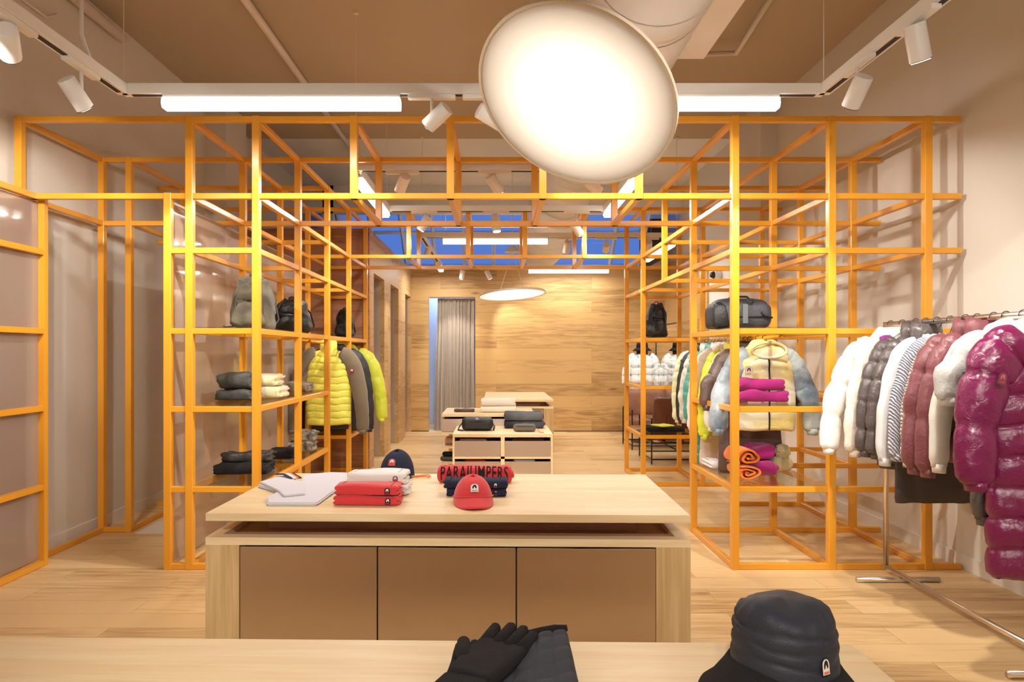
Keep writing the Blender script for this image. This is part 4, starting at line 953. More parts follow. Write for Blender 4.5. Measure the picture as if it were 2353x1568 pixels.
# ---------------------------------------------------------------- shelf goods, right
C_flo = pbr('floral_print', (.82,.78,.76), .7, c2=(.45,.25,.45), nscale=22)
folded('folded_shirt', 'white and purple printed folded top, lower one by the magenta knits', (xat(1672,4.95),4.98,Z2), .20, .24, .065, C_flo, seed=41, messy=.008)
folded('folded_shirt', 'white and purple printed folded top, upper one by the magenta knits', (xat(1676,4.95),4.98,Z2+.065), .20, .22, .065, C_flo, seed=42, messy=.01)
folded('folded_sweater', 'magenta folded knit, lower of two on the middle right shelf', (xat(1745,4.62),4.66,Z2), .335, .24, .078, C_mag, seed=43, messy=.008)
folded('folded_sweater', 'magenta folded knit, upper of two on the middle right shelf', (xat(1740,4.62),4.66,Z2+.076), .315, .23, .082, C_mag, seed=44, messy=.010)
def swirl(label, c, mat, r, L_, seed, turns=2.2, sc=(1,.8), grp=None, name='rolled_blanket'):
    """cloth rolled up, spiral end towards the viewer"""
    t = thing(name, label, 'rolled blanket', c)
    bm = bmesh.new(); n = 90; rings = []
    th = r/(turns+1.2)*.40
    for yy in (-L_/2, -L_/2+.015, 0, L_/2):
        A, B = [], []
        for i in range(n+1):
            s = i/n; a = s*turns*2*PI + seed; rad = r*(.12+.88*s); rad += .006*math.sin(a*3+seed)
            k = 1 if yy > -L_/2 else .96
            for lst, rr_ in ((A, rad), (B, rad-th*(1.5 if 0 < s < 1 else .5))):
                lst.append(bm.verts.new((math.cos(a)*max(rr_,.003)*sc[0]*k, yy + .006*math.sin(a*2+seed), math.sin(a)*max(rr_,.003)*sc[1]*k)))
        rings.append((A, B))
    for (A, B), (C_, D_) in zip(rings[:-1], rings[1:]):
        for i in range(n):
            bm.faces.new((A[i], A[i+1], C_[i+1], C_[i])); bm.faces.new((B[i+1], B[i], D_[i], D_[i+1]))
        bm.faces.new((A[n], B[n], D_[n], C_[n])); bm.faces.new((B[0], A[0], C_[0], D_[0]))
    for (A, B), flip in ((rings[0], 0), (rings[-1], 1)):
        for i in range(n): bm.faces.new((A[i], B[i], B[i+1], A[i+1]))
    lo = min(v.co.z for v in bm.verts)
    for v in bm.verts: v.co.z -= lo
    fin('rolled_cloth', bm, mat, t, angle=60); return t
swirl('orange rolled blanket with spiral end, lower of two', (xat(1712,4.60),4.66,Z1), C_or, .082, .26, 1.0, sc=(1.15,.62))
swirl('orange rolled blanket with spiral end, upper of two', (xat(1714,4.60),4.66,Z1+.098), C_or, .090, .26, 2.6, sc=(1.0,.68))
folded('folded_blanket', 'magenta folded blanket right of the orange rolls', (xat(1752,4.72),4.76,Z1), .15, .26, .10, C_mag, seed=46, messy=.014, layers=1)
folded('folded_blanket', 'magenta folded blanket on top of the other one, right of the orange rolls', (xat(1745,4.75),4.80,Z1+.10), .15, .24, .09, C_mag, seed=47, messy=.014, layers=1)
folded('folded_sweater', 'pink folded knit left of the orange rolls', (xat(1674,4.98),5.02,Z1), .09, .2, .14, cloth('pink_wool', (.50,.10,.28)), seed=48, messy=.008)
folded('folded_shirt', 'white folded shirt at the left end of the low right shelf', (xat(1644,5.0),5.05,Z1), .11, .22, .05, C_white, seed=49)
# pom-pom hat
t = thing('bobble_hat', 'pale yellow fluffy bobble hat beside the magenta blankets', 'hat', (xat(1792,4.9),4.9,Z1))
C_fur = pbr('yellow_fur', (.85,.74,.38), .95, bump=1.0, bscale=260, sheen=.5)
bm = bmesh.new(); bmesh.ops.create_icosphere(bm, subdivisions=5, radius=.052)
for v in bm.verts: v.co *= 1+.16*noise.noise(v.co*70)+.10*noise.noise(v.co*150)
bmesh.ops.translate(bm, verts=bm.verts[:], vec=(.005,-.03,.135)); fin('pompom', bm, C_fur, t, True)
bm = bmesh.new(); soft(bm, .075, .08, .05, .045, (14,14,8), c=(0,0,.05), fn=lambda p,u: p+Vector((1,1,1))*nz(p,25,3)*.006); fin('knit', bm, C_fur, t, True)
# black and yellow shirt far right shelf
folded('folded_shirt', 'black folded shirt with yellow print on the far right low shelf', (xat(1524,7.35),7.35,LV[1]+GZ+.009), .38, .26, .05, C_black, seed=50, messy=.012)
lump('folded_shirt', 'yellow folded piece lying on the black shirt, far right low shelf', 'folded clothing', (xat(1520,7.35),7.30,LV[1]+GZ+.009+.058), (.09,.09,.008), cloth('acid_yellow', (.75,.75,.05)), seed=7, amp=.005, rz=.5)

# ---------------------------------------------------------------- garments
def puff(name, c, rough=.38, c2=None, nscale=3.5, spec=.5, bump=.5, bs=24):
    m = pbr(name, c, rough, spec=spec, bump=bump, bscale=bs, c2=c2, nscale=nscale, sheen=.0 if max(c) < .2 else .1)
    for n in m.node_tree.nodes:
        if n.type == 'BUMP': n.inputs['Distance'].default_value = .009
        if n.type == 'TEX_NOISE' and abs(n.inputs['Scale'].default_value-bs) < .01: n.inputs['Detail'].default_value = 6; n.inputs['Distortion'].default_value = 1.4; n.inputs['Roughness'].default_value = .6
    return m
G = {
 'white': puff('white_nylon', (.84,.81,.77)), 'beige': puff('ivory_nylon', (.80,.73,.64)), 'taupe': puff('taupe_gloss_nylon', (.10,.082,.08), .22),
 'sweat': cloth('light_grey_fleece', (.74,.74,.74)), 'mauve': puff('mauve_gloss_nylon', (.21,.06,.072), .28), 'cream': cloth('cream_fleece', (.80,.77,.69)),
 'silver': puff('silver_grey_nylon', (.55,.55,.53), .3), 'purple': puff('magenta_gloss_nylon', (.19,.006,.075), .2, spec=.7), 'brown': puff('brown_nylon_coat', (.12,.075,.06), .35),
 'dkbrown': puff('dark_brown_hem', (.07,.052,.048), .5), 'tbeige': puff('pinkish_beige', (.78,.66,.56), .4), 'teal': puff('teal_nylon', (.08,.32,.27), .35),
 'creamp': puff('cream_pink_print', (.85,.80,.72), .4, c2=(.74,.60,.55), nscale=8), 'yellow': puff('yellow_nylon', (.85,.82,.12), .35), 'acid': puff('acid_yellow_nylon', (.70,.75,.05), .35),
 'ypale': puff('pale_yellow_green', (.72,.72,.36), .4, c2=(.82,.80,.62), nscale=9), 'black': puff('black_nylon_jacket', (.02,.02,.022), .5), 'camo': puff('yellow_tie_dye', (.85,.72,.26), .35, c2=(.72,.70,.62), nscale=6),
 'blue': puff('blue_tie_dye', (.55,.64,.70), .35, c2=(.12,.17,.24), nscale=5), 'multi': puff('cream_floral', (.75,.72,.60), .5, c2=(.45,.45,.38), nscale=20), 'olive': cloth('olive_softshell', (.19,.15,.10)),
 'plum': puff('purple_lining', (.30,.02,.28), .35),
}
def knit(name, c1, c2):
    m, nt, N, L_, b = nodes(name); t = N.new('ShaderNodeTexCoord'); mp = N.new('ShaderNodeMapping'); mp.inputs['Scale'].default_value = (28, 28, 34); mp.inputs['Rotation'].default_value = (0, .6, 0)
    wv = N.new('ShaderNodeTexWave'); wv.inputs['Scale'].default_value = .8; wv.inputs['Distortion'].default_value = 5; wv.inputs['Detail'].default_value = 1.5
    L_.new(t.outputs['Object'], mp.inputs[0]); L_.new(mp.outputs[0], wv.inputs['Vector'])
    r = N.new('ShaderNodeValToRGB'); r.color_ramp.elements[0].color = (*c2,1); r.color_ramp.elements[0].position = .12; r.color_ramp.elements[1].color = (*c1,1); r.color_ramp.elements[1].position = .5
    L_.new(wv.outputs['Fac'], r.inputs[0]); L_.new(r.outputs[0], b.inputs['Base Color']); b.inputs['Roughness'].default_value = .9; b.inputs['Sheen Weight'].default_value = .3
    bp = N.new('ShaderNodeBump'); bp.inputs['Strength'].default_value = .9; bp.inputs['Distance'].default_value = .012; L_.new(wv.outputs['Fac'], bp.inputs['Height']); L_.new(bp.outputs[0], b.inputs['Normal']); return m
G['knitb'] = knit('blue_white_cable_knit', (.80,.80,.84), (.22,.24,.42)); G['knitp'] = knit('cream_pink_cable_knit', (.84,.76,.70), (.60,.35,.32))
def plaid(name):
    m, nt, N, L_, b = nodes(name); t = N.new('ShaderNodeTexCoord'); s = N.new('ShaderNodeSeparateXYZ'); L_.new(t.outputs['Object'], s.inputs[0])
    def band(o, f, th):
        a = N.new('ShaderNodeMath'); a.operation = 'MULTIPLY'; a.inputs[1].default_value = f; L_.new(o, a.inputs[0]); q = N.new('ShaderNodeMath'); q.operation = 'SINE'; L_.new(a.outputs[0], q.inputs[0])
        r = N.new('ShaderNodeMath'); r.operation = 'GREATER_THAN'; r.inputs[1].default_value = th; L_.new(q.outputs[0], r.inputs[0]); return r.outputs[0]
    a = band(s.outputs[0], 60, .8); c = band(s.outputs[2], 46, .72); mx_ = N.new('ShaderNodeMath'); mx_.operation = 'ADD'; L_.new(a, mx_.inputs[0]); L_.new(c, mx_.inputs[1])
    r = N.new('ShaderNodeValToRGB'); e = r.color_ramp; e.interpolation = 'CONSTANT'; e.elements[0].color = (.88,.88,.86,1); e.elements[1].position = .4; e.elements[1].color = (.72,.78,.82,1); k = e.elements.new(.8); k.color = (.38,.45,.52,1)
    dv = N.new('ShaderNodeMath'); dv.operation = 'MULTIPLY'; dv.inputs[1].default_value = .5; L_.new(mx_.outputs[0], dv.inputs[0]); L_.new(dv.outputs[0], r.inputs[0]); L_.new(r.outputs[0], b.inputs['Base Color']); b.inputs['Roughness'].default_value = .45; return m
G['plaid'] = plaid('white_blue_plaid')
def smooth(a, b, x):
    x = max(0, min(1, (x-a)/(b-a))); return x*x*(3-2*x)
def seam(nb, t):
    """1 on the padded crown, dropping sharply to 0 at every stitch line"""
    if not nb: return 0, 0
    f = (t*nb) % 1.0; d = min(f, 1-f)
    return (1-math.exp(-(d/.085)))*(.78+.22*math.sin(PI*f)), math.exp(-(d/.16)**2)
def garment(name, label, c, rz=0, mat='white', W=.46, Ln=.66, D=.09, nb=7, amp=.012, SL=.60, spread=.05, nbs=7, sr=.055, collar='stand', hood=None, sleeves=True, smat=None, seed=0,
            zip_=None, badge_kw=None, group=None, cat='jacket', flare=1.0, cmat=None, hemband=False, cuff=True, front=None, swing=0.0, wr=.006):
    """hangs from its shoulders at c (c.z = top of shoulders); X = shoulder line, -Y = the side seen"""
    base = c[2]-Ln; t = thing(name, label, cat, (c[0], c[1], base), rz, group)
    m = G[mat] if isinstance(mat, str) else mat; sm = G[smat] if smat else m; cm = G[cmat] if cmat else m
    rows = nb*12 if nb else 34; seg = 48; hw = W/2*.86
    def prof(tt):
        if tt < .07: w_ = .075 + (hw*.80-.075)*(tt/.07)**.8
        elif tt < .2: w_ = hw*.80 + (hw-hw*.80)*smooth(.07,.2,tt)
        else: w_ = hw*(1+(flare-1)*(tt-.2)/.8)
        zz = Ln*(1-tt)
        return w_, zz
    bm = bmesh.new(); rings = []
    for i in range(rows+1):
        tt = i/rows; w_, zz = prof(tt)
        d = D/2*(.42+.58*smooth(0,.18,tt))
        b, e = seam(nb, tt)
        if tt > .985: w_ *= .97; d *= .85
        ring = []
        for k in range(seg):
            a = 2*PI*k/seg; ca, sa = math.cos(a), math.sin(a)
            x = math.copysign(abs(ca)**.75, ca)*(w_+amp*b*.6); y = math.copysign(abs(sa)**.8, sa)*(d+amp*b)
            p = Vector((x, y, zz)); q = Vector((nz(p,9,seed), nz(p,9,seed+3), nz(p,12,seed+6)))*wr + Vector((0, nz((p.x*3,0,p.z),5,seed+8)*wr*1.2, 0))
            if nb: q += Vector((0, math.copysign(1, sa)*(nz((p.x*1.6, p.y, p.z*.5),42,seed)*e*wr*1.6 + nz(p,20,seed)*wr*.8), nz((p.x,0,0),14,seed)*wr*2))
            ring.append(bm.verts.new(p+q))
        rings.append(ring)
    for i in range(rows):
        for k in range(seg): bm.faces.new((rings[i][k], rings[i][(k+1)%seg], rings[i+1][(k+1)%seg], rings[i+1][k]))
    bm.faces.new(rings[0][::-1]); bm.faces.new(rings[-1])
    fin('body', bm, m, t, True)
    if sleeves:
        for s in (-1, 1):
            P = [Vector((s*hw*.52, 0, Ln-.048)), Vector((s*hw*.82, -.002, Ln-.085)), Vector((s*(hw+.012+spread*.3), -.008-swing*.2, Ln-.20)), Vector((s*(hw+.045+spread*.75), -.016-swing*.6, Ln-SL*.62)), Vector((s*(hw+.045+spread), -.022-swing, Ln-SL))]
            n = nbs*12 if nbs else 36; pts = []; bm = bmesh.new(); sg2 = 26; prev = None
            for i in range(n+1):
                u = i/n*(len(P)-1); j = min(int(u), len(P)-2); f_ = u-j
                p0 = P[max(j-1,0)]; p1 = P[j]; p2 = P[j+1]; p3 = P[min(j+2,len(P)-1)]
                def cr_(f): return .5*((2*p1)+(p2-p0)*f+(2*p0-5*p1+4*p2-p3)*f*f+(3*p1-p0-3*p2+p3)*f**3)
                q = cr_(f_); dd = (cr_(min(1, f_+.05))-cr_(max(0, f_-.05))).normalized(); pts.append(q)
                ax = dd.cross(Vector((0,1,0))).normalized(); ay = ax.cross(dd).normalized()
                k = i/n; b, e = seam(nbs, k)
                r_ = sr*(.92+.16*smooth(0,.22,k)-.36*smooth(.3,1,k))
                rx = r_*1.12 + amp*b*.55; ry = min(r_*.80, D*.5+.006) + amp*b*.55
                if k > .97: rx *= .88; ry *= .88
                if k < .05: ry *= .75
                ring = []
                for g in range(sg2):
                    a = 2*PI*g/sg2; v = q + ax*math.cos(a)*rx + ay*math.sin(a)*ry
                    w_ = nz((v.x*1.2, v.y*1.2, v.z*.6), 42, seed+s)*e*wr*1.3 + nz(v, 15, seed+s*2)*wr*1.1
                    v += (ax*math.cos(a)+ay*math.sin(a))*w_ + dd*nz((g*.35, s, k*nbs), 1.3, seed)*wr*1.6
                    ring.append(bm.verts.new(v))
                if prev:
                    for g in range(sg2): bm.faces.new((prev[g], prev[(g+1)%sg2], ring[(g+1)%sg2], ring[g]))
                else: bm.faces.new(ring[::-1])
                prev = ring
            bm.faces.new(prev)
            o = fin('sleeve', bm, sm, t, True)
            if cuff:
                bm = bmesh.new(); e = pts[-1]; d_ = (pts[-1]-pts[-4]).normalized(); tube(bm, [e-d_*.012, e+d_*.030], [sr*.66, sr*.60], 20, sc=(1,.8)); fin('cuff', bm, sm, t, True)
    if collar:
        h = {'stand':.065,'crew':.022,'high':.10}[collar]; bm = bmesh.new(); A = []; sg = 28
        for j, (rr0, zz) in enumerate(((.086,-.03),(.080,-.005),(.078+amp*.4,h*.5),(.074,h),(.064,h*.98),(.060,h*.4),(.058,-.005))):
            A.append([bm.verts.new((math.cos(2*PI*k/sg)*rr0*1.05, math.sin(2*PI*k/sg)*min(rr0*.62, D*.62), Ln-.012+zz+.010*math.sin(2*PI*k/sg)+.004*math.sin(k*2.3+seed))) for k in range(sg)])
        for j in range(len(A)-1):
            for k in range(sg): bm.faces.new((A[j][k], A[j][(k+1)%sg], A[j+1][(k+1)%sg], A[j+1][k]))
        fin('collar', bm, cm, t, True)
    if hood:
        hm = G[hood]; bm = bmesh.new()
        # a hood lying collapsed on the shoulders: thick drooping roll with open mouth
        def fhd(p, u):
            q = p.copy(); q.z += -.035*abs(u[0])**2 - .02*(u[1] < 0); q.y *= 1-.2*u[2]
            return q+Vector((nz(p,14,seed+11),nz(p,14,seed+12),nz(p,14,seed+13)))*.018
        soft(bm, .135, min(.085, D*.85+.02), .062, .058, (26,16,14), c=(0,-.01,Ln+.012), fn=fhd); fin('hood', bm, hm, t, True)
        bm = bmesh.new(); tube(bm, [(math.cos(a)*.115, -min(.085,D*.85+.02)-.004+.01*math.sin(a*2), Ln-.005+math.sin(a)*.05) for a in [2*PI*i/20 for i in range(20)]], .010, 8, closed=True); fin('hood_edge', bm, hm, t, True)
    if zip_:
        bm = bmesh.new(); n = 24; A = []
        for i in range(n+1):
            tt = .05+.93*i/n; b = abs(math.sin(PI*nb*tt))**.55 if nb else 0
            d = D/2*(.42+.58*smooth(0,.18,tt))+amp*b+.006; A.append((0.0, -d, Ln*(1-tt)))
        tube(bm, A, .0055, 6); fin('zip', bm, flat(zip_, TH.get(zip_, (.05,.05,.05))), t)
    if front:
        # chest pocket flaps
        for s in (-1, 1):
            bm = bmesh.new(); soft(bm, .045, .006, .03, .006, (8,3,6), c=(s*hw*.5, -D/2-amp-.002, Ln*.38)); fin('pocket', bm, m, t, True)
    if hemband:
        bm = bmesh.new(); tube(bm, [(0,0,.0),(0,0,.035)], 1, 32)
        for v in bm.verts: v.co = Vector((v.co.x*hw*.97*flare, v.co.y*D*.46, v.co.z))
        fin('hem_band', bm, m, t, True)
    if badge_kw:
        kw = dict(badge_kw); lc = kw.pop('loc'); w_ = kw.pop('w', .045); h_ = kw.pop('h', .052); ro = kw.pop('rot', (0,0,0)); badge(t, lc, w_, h_, rot=ro, **kw)
    return t
def hanger(label, c, rail_z, group, rz=0, r=.012):
    """black hanger; c = (x, y) of the rail, rail centre height rail_z"""
    t = thing('coat_hanger', label, 'hanger', (c[0], c[1], rail_z-.115), rz, group)
    bm = bmesh.new(); soft(bm, .20, .010, .014, .009, (18,4,4), fn=lambda p, u: Vector((p.x, p.y*(1+abs(u[0])), p.z-.055*abs(u[0])**1.5))); fin('hanger_arm', bm, M_black, t, True)
    R_ = r+.004; pts = [(0,0,.0),(0,0,.05),(0.002,0,.075)]
    pts += [(0+0*a, R_*math.sin(a), .115 - R_*math.cos(a)*1) for a in []]
    hk = [(0, 0, .01), (0, 0, .06), (0, .010, .085), (0, R_, .105)] 
    bm = bmesh.new()
    arc = [Vector((R_*math.cos(a), 0, .115+R_*math.sin(a))) for a in [math.radians(200-i*22) for i in range(10)]]
    arc2 = [Vector((0,0,.01)), Vector((0,0,.05)), Vector((.006,0,.075)), Vector((R_+.002,0,.098))] + [Vector((R_*math.cos(a), 0, .115+R_*math.sin(a))) for a in [math.radians(-10+i*23) for i in range(10)]]
    tube(bm, arc2, .0022, 6); o = fin('hook', bm, M_black, t, True); o.rotation_euler = (0,0,0)
    return t
# ---- the steel coat rack on the right
RX = 2.382; RZ = 1.524
t = thing('coat_rack', 'satin steel coat rack on bar feet at the right wall', 'clothes rack', (RX, 3.5, 0))
bm = bmesh.new(); tube(bm, [(0,.765,RZ),(0,-.85,RZ)], .0165, 18); fin('top_rail', bm, M_chrome, t, True)
for y in (.76, -.85):
    bm = bmesh.new(); tube(bm, [(0,y,.03),(0,y,RZ+.016)], .0155, 18); fin('upright', bm, M_chrome, t, True)
bm = bmesh.new(); tube(bm, [(0,.76,.045),(0,-.85,.045)], .0145, 18); fin('base_rail', bm, M_chrome, t, True)
for y in (.60, -.61):
    bm = bmesh.new(); tube(bm, [(-.262,y,.016),(.225,y,.016)], .0155, 18); fin('foot_bar', bm, M_chrome, t, True)
SH = 1.435   # shoulder height under the rail
gr = 'garments on the steel coat rack'
rackset = [
 (4.20, dict(label='white puffer jacket with hood, farthest on the steel rack', mat='white', W=.52, Ln=.66, SL=.66, spread=.12, nb=5, nbs=5, sr=.060, hood='white', D=.07, amp=.022)),
 (4.08, dict(label='ivory puffer with cloth badge and purple lining on the steel rack', mat='beige', W=.46, Ln=.70, SL=.66, nb=5, nbs=4, sr=.060, hood='white', D=.065, amp=.020, badge_kw=dict(loc=(-.245,-.062,.53), outer='cream', inner='cream', fig='black', w=.05, h=.05, rot=(0,math.radians(14),0)))),
 (3.95, dict(label='glossy taupe puffer, farther of two on the steel rack', mat='taupe', W=.48, Ln=.74, SL=.64, nb=8, nbs=7, collar='high', D=.07, amp=.020)),
 (3.86, dict(label='glossy taupe puffer, nearer of two on the steel rack', mat='taupe', W=.45, Ln=.70, SL=.64, nb=8, nbs=7, collar='high', D=.07, amp=.020)),
 (3.76, dict(label='light grey sweatshirt beside the taupe puffers on the rack', mat='sweat', W=.47, Ln=.62, SL=.66, nb=0, nbs=0, sr=.056, collar='crew', D=.06, amp=.0, cat='sweatshirt', name='sweatshirt')),
 (3.66, dict(label='blue and white cable knit sweater on the rack', mat='knitb', W=.45, Ln=.60, SL=.62, nb=0, nbs=0, sr=.055, collar='crew', D=.06, amp=.0, cat='sweater', name='knit_sweater')),
 (3.58, dict(label='cream and pink cable knit sweater on the rack', mat='knitp', W=.42, Ln=.62, SL=.64, nb=0, nbs=0, sr=.052, collar='crew', D=.055, amp=.0, cat='sweater', name='knit_sweater')),
 (3.50, dict(label='mauve glossy puffer, farther of two on the rack', mat='mauve', W=.46, Ln=.62, SL=.66, nb=4, nbs=4, sr=.062, collar='high', D=.075, amp=.022, badge_kw=dict(loc=(-.232,-.078,.465), outer='grey', inner='mauve', fig='white', w=.036, h=.052, rot=(0,math.radians(8),0)))),
 (3.41, dict(label='mauve glossy puffer, nearer of two on the rack', mat='mauve', W=.44, Ln=.62, SL=.66, nb=4, nbs=4, sr=.060, collar='high', D=.075, amp=.022, badge_kw=dict(loc=(-.225,-.078,.465), outer='grey', inner='mauve', fig='white', w=.036, h=.052, rot=(0,math.radians(8),0)))),
 (3.31, dict(label='cream fleece sweatshirt next to the mauve puffers', mat='cream', W=.46, Ln=.64, SL=.62, nb=0, nbs=0, sr=.055, collar='crew', D=.06, amp=0, cat='sweatshirt', name='sweatshirt')),
 (3.22, dict(label='silver grey short-sleeved puffer with white hood on the rack', mat='silver', W=.48, Ln=.60, SL=.30, nb=6, nbs=3, sr=.075, hood='white', D=.08, amp=.012)),
 (3.12, dict(label='long taupe-grey puffer coat behind the magenta one', mat='silver', smat='taupe', W=.44, Ln=.95, SL=.82, nb=9, nbs=8, hood='white', D=.08, amp=.012, spread=-.02)),
 (3.00, dict(label='long glossy magenta puffer coat, nearest on the steel rack', mat='purple', W=.58, Ln=1.05, SL=.64, nb=8, nbs=4, sr=.080, spread=.06, hood='silver', D=.12, amp=.028, swing=.03, collar='high', badge_kw=dict(loc=(-.285,-.115,.86), outer='mauve', inner='mauve', fig='pink', w=.035, h=.05, rot=(0,math.radians(12),0)))),
]
for i, (Y, kw) in enumerate(rackset):
    kw = dict(kw); nm = kw.pop('name', 'puffer_jacket'); lb = kw.pop('label')
    garment(nm, lb, (RX, Y, SH), 0, seed=i*1.3, group=gr, **kw)
garment('long_coat', 'dark brown long coat hem hanging below the pale jackets on the rack', (RX+.02, 3.80, SH), 0, mat='dkbrown', W=.50, Ln=.90, D=.05, nb=0, amp=0, sleeves=False, seed=33, group=gr, cat='coat', collar=None, flare=1.08)
garment('long_coat', 'white quilted long coat seen at the bottom behind the magenta coat', (RX-.02, 3.06, SH), 0, mat='white', W=.42, Ln=.97, D=.05, nb=8, amp=.01, sleeves=False, seed=34, group=gr, cat='coat', collar=None)
bm = bmesh.new(); soft(bm, .03, .02, .04, .015, (8,6,8), fn=lambda p,u: p+Vector((1,1,1))*nz(p,30,2)*.01); o = fin('purple_lining', bm, G['plum'], bpy.data.objects['puffer_jacket.001'], True); o.location = (-.15,-.085,.68); o['label'] = 'purple lining turned out'
hk = [2047,2074,2105,2128,2154,2184,2219,2246,2284,2312,2352]
names_h = ['farthest','second','third','fourth','fifth','sixth','seventh','eighth','ninth','tenth','eleventh']
hy = [RX*F/(p-VX) for p in hk] + [3.02]
names_h.append('nearest')
for y, nme in zip(hy, names_h):
    hanger('black hanger, %s from the far end of the steel rack' % nme if nme not in ('farthest','nearest') else 'black hanger, %s on the steel rack' % nme, (RX, y), RZ, 'hangers on the steel rack', 0, .018)

# ---- right lattice rail, x = 1.79
gx = 1.79; gzr = 1.452; SH2 = 1.375; gr = 'garments on the right lattice rail'
rs2 = [
 (6.10, dict(label='pale yellow-green puffer, farthest on the right lattice rail', mat='ypale', W=.38, Ln=.60, SL=.60, spread=.0, sr=.05, nb=8, nbs=8, D=.07)),
 (5.98, dict(label='black jacket between the yellow-green and the floral one', mat='black', W=.38, Ln=.62, SL=.60, spread=.0, sr=.05, nb=0, nbs=0, D=.06, amp=0)),
 (5.84, dict(label='cream floral long puffer on the right lattice rail', mat='multi', W=.38, Ln=.98, SL=.58, spread=.01, sr=.05, nb=9, nbs=7, D=.08)),
 (5.70, dict(label='long teal puffer coat on the right lattice rail', mat='teal', W=.38, Ln=1.0, SL=.56, spread=.01, sr=.05, nb=13, nbs=8, D=.08)),
 (5.55, dict(label='beige long quilted coat on the right lattice rail', mat='tbeige', W=.38, Ln=.98, SL=.60, spread=.01, sr=.05, nb=5, nbs=6, D=.10)),
 (5.40, dict(label='cream and pink printed puffer on the right lattice rail', mat='creamp', W=.42, Ln=.58, SL=.62, spread=.03, nb=6, nbs=6, sr=.066, D=.09)),
 (5.22, dict(label='bright yellow puffer on the right lattice rail', mat='yellow', W=.40, Ln=.64, SL=.64, spread=.02, nb=6, nbs=6, D=.08, smat='acid')),
 (5.06, dict(label='white printed puffer next to the tie-dye parka', mat='creamp', W=.40, Ln=.56, SL=.56, spread=.02, nb=6, nbs=6, D=.08, smat='white')),
 (4.92, dict(label='brown long coat hanging low behind the tie-dye parka', mat='brown', W=.50, Ln=.86, SL=.40, nb=3, nbs=3, D=.08)),
 (4.66, dict(label='yellow tie-dye hooded parka with blue sleeves, nearest on the right lattice rail', mat='camo', smat='blue', W=.46, Ln=.54, SL=.54, spread=.07, nb=4, nbs=5, sr=.066, D=.16, amp=.010, hood='camo', zip_='black', front=True, badge_kw=dict(loc=(-.14,-.108,.40), outer='grey', inner='cream', fig='mauve', w=.05, h=.06))),
]
for i, (Y, kw) in enumerate(rs2):
    kw = dict(kw); lb = kw.pop('label'); garment('hooded_parka' if i == 9 else 'puffer_jacket', lb, (gx, Y, SH2), 0, seed=50+i*1.7, group=gr, **kw)
ph = [1617,1623,1631,1639,1646,1654,1663,1671,1700,1712,1723,1741,1757]
for i, p in enumerate(ph):
    y = gx*F/(p-VX)
    hanger('black hanger on the right lattice rail, number %s counted from its far end' % ['one','two','three','four','five','six','seven','eight','nine','ten','eleven','twelve','thirteen'][i], (gx, min(y, 6.12)), gzr, 'hangers on the right lattice rail', 0, .012)
# ---- left lattice rail
gx = -1.66; SH3 = 1.385; gr = 'garments on the left lattice rail'
ls = [
 (7.66, dict(label='bright yellow puffer behind the black jacket on the left rail', mat='acid', W=.60, Ln=.78, SL=.76, nb=6, nbs=5, sr=.07, D=.10, spread=.10, hood='acid')),
 (7.24, dict(label='black softshell jacket between the two yellow ones', mat='black', W=.54, Ln=.84, SL=.82, nb=0, nbs=0, sr=.066, D=.12, amp=0, spread=.06, badge_kw=dict(loc=(.235,-.085,.62), outer='grey', inner='black', w=.05, h=.06))),
 (6.88, dict(label='yellow down jacket with olive sleeves, nearest on the left rail', mat='yellow', smat='olive', W=.50, Ln=.74, SL=.80, nb=11, nbs=0, sr=.078, D=.14, amp=.010, spread=.085, cmat='yellow', zip_='black', collar='high', badge_kw=dict(loc=(.245,-.075,.53), outer='red', inner='black', w=.045, h=.05))),
]
for i, (Y, kw) in enumerate(ls):
    kw = dict(kw); lb = kw.pop('label'); garment('down_jacket', lb, (gx, Y, SH3), 0, seed=80+i*1.7, group=gr, **kw)
for y, l in ((7.66,'third'),(7.24,'second'),(6.88,'nearest')):
    hanger('black hanger on the left lattice rail, %s one' % l, (gx, y), 1.452, 'hangers on the left lattice rail', 0, .012)
garment('long_coat', 'black coat hem showing below the nearest yellow down jacket', (gx-.02, 7.02, SH3), 0, mat='black', W=.44, Ln=.80, D=.06, nb=0, amp=0, sleeves=False, seed=90, collar=None, cat='coat')

# ---------------------------------------------------------------- mannequin
mx_, my_ = 2.22, 10.62
t = thing('mannequin', 'mannequin with a black head and wooden hands behind the tan lounge chair', 'mannequin', (mx_, my_, 0))
M_mann = pbr('mannequin_linen', (.75,.68,.58), .8); M_mwood = wood('pale_wood_hand', (.80,.62,.40), (.62,.44,.26), 'z', 'x', None, knots=False, obj=True)
bm = bmesh.new(); tube(bm, [(0,0,.0),(0,0,.012)], .17, 28); tube(bm, [(0,0,.012),(0,0,.80)], .012, 10); fin('stand', bm, M_black, t)
bm = bmesh.new(); tube(bm, [(0,0,.72),(0,0,.86),(0,0,.98),(0,0,1.12),(0,0,1.24),(0,0,1.30),(0,0,1.36),(0,0,1.43)], [.10,.13,.10,.13,.12,.07,.045,.045], 24, sc=(1,.7)); fin('torso', bm, M_mann, t, True)
bm = bmesh.new(); bmesh.ops.create_uvsphere(bm, u_segments=20, v_segments=14, radius=.075)
for v in bm.verts: v.co = Vector((v.co.x*.85, v.co.y, v.co.z*1.25+1.42))
fin('head', bm, M_black, t, True)
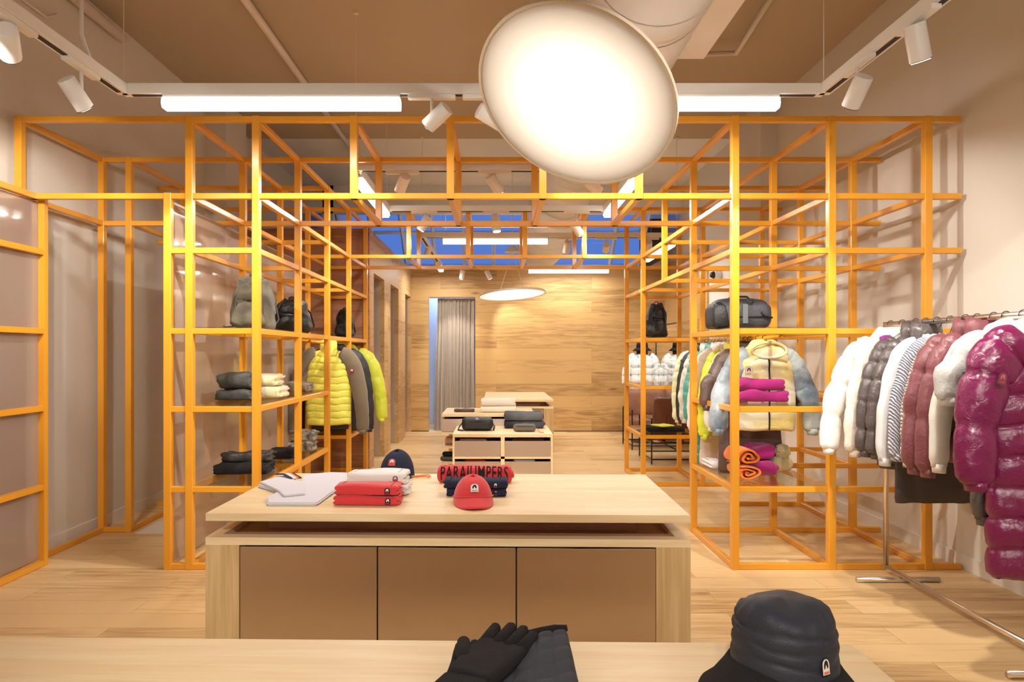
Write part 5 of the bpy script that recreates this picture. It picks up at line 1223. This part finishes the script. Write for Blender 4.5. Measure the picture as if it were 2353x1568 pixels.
for s in (-1, 1):
    bm = bmesh.new(); tube(bm, [(s*.20,-.03,.92),(s*.14,-.13,.90),(s*.05,-.19,.915)], [.03,.026,.02], 12); fin('forearm', bm, M_mwood, t, True)
    bm = bmesh.new(); tube(bm, [(s*.05,-.19,.915),(s*.01,-.215,.92)], [.026,.022], 12)
    for k in range(4): tube(bm, [(s*.02,-.20,.935-.014*k),(-s*.03,-.225,.930-.014*k),(-s*.06,-.215,.915-.014*k)], .0075, 8)
    tube(bm, [(s*.04,-.20,.935),(s*.01,-.22,.955)], .008, 8); fin('hand', bm, M_mwood, t, True)
garment('puffer_jacket', 'white and blue plaid puffer jacket worn by the mannequin', (mx_, my_, 1.33), 0, mat='plaid', W=.42, Ln=.62, SL=.46, nb=6, nbs=5, sr=.07, D=.24, amp=.016, spread=.02, collar='high', cmat='black', zip_='black', seed=99)
t = thing('bucket_hat', 'black bucket hat on the mannequin head', 'hat', (mx_, my_, 1.43))
bm = bmesh.new(); lathe(bm, [(.088,0),(.086,.05),(.078,.085),(.05,.098),(0,.10)], 32); fin('crown', bm, C_black, t, True)
bm = bmesh.new(); lathe(bm, [(.088,.008),(.12,-.02),(.145,-.045),(.14,-.048),(.11,-.03),(.084,-.002)], 32); fin('brim', bm, C_black, t, True)

# ---------------------------------------------------------------- small pieces belong to the part they are fixed on
HOST = {'lens':('lamp_head',),'bezel':('lamp_head',),'hood_edge':('hood',),'zip':('body','bag_body'),'badge':('body','folded_body','crown','bag_body'),'pocket':('body',),
        'fold_edge':('folded_body',),'printed_word':('folded_body',),'top_button':('crown',),'brim_seam':('brim',),'buckle':('bag_body',),'track_slot':('rail',),'hook':('hanger_arm',),
        'purple_lining':('body',),'luggage_tag':('bag_body',),'cuff':('sleeve',),'lens_dome':('housing',),'collar_stripe':('body',),'hem':('body',)}
kids = {}
for o in bpy.data.objects:
    if o.parent and o.parent.parent is None and o.type == 'MESH': kids.setdefault(o.parent, []).append(o)
for root, ch in kids.items():
    used_ = set()
    for o in ch:
        k = o.name.split('.')[0]
        if k not in HOST: continue
        for hn in HOST[k]:
            c_ = [h for h in ch if h.name.split('.')[0] == hn]
            if not c_: continue
            if k in ('cuff',): c_ = [h for h in c_ if h not in used_] or c_
            h = c_[0]; used_.add(h); o.parent = h; break
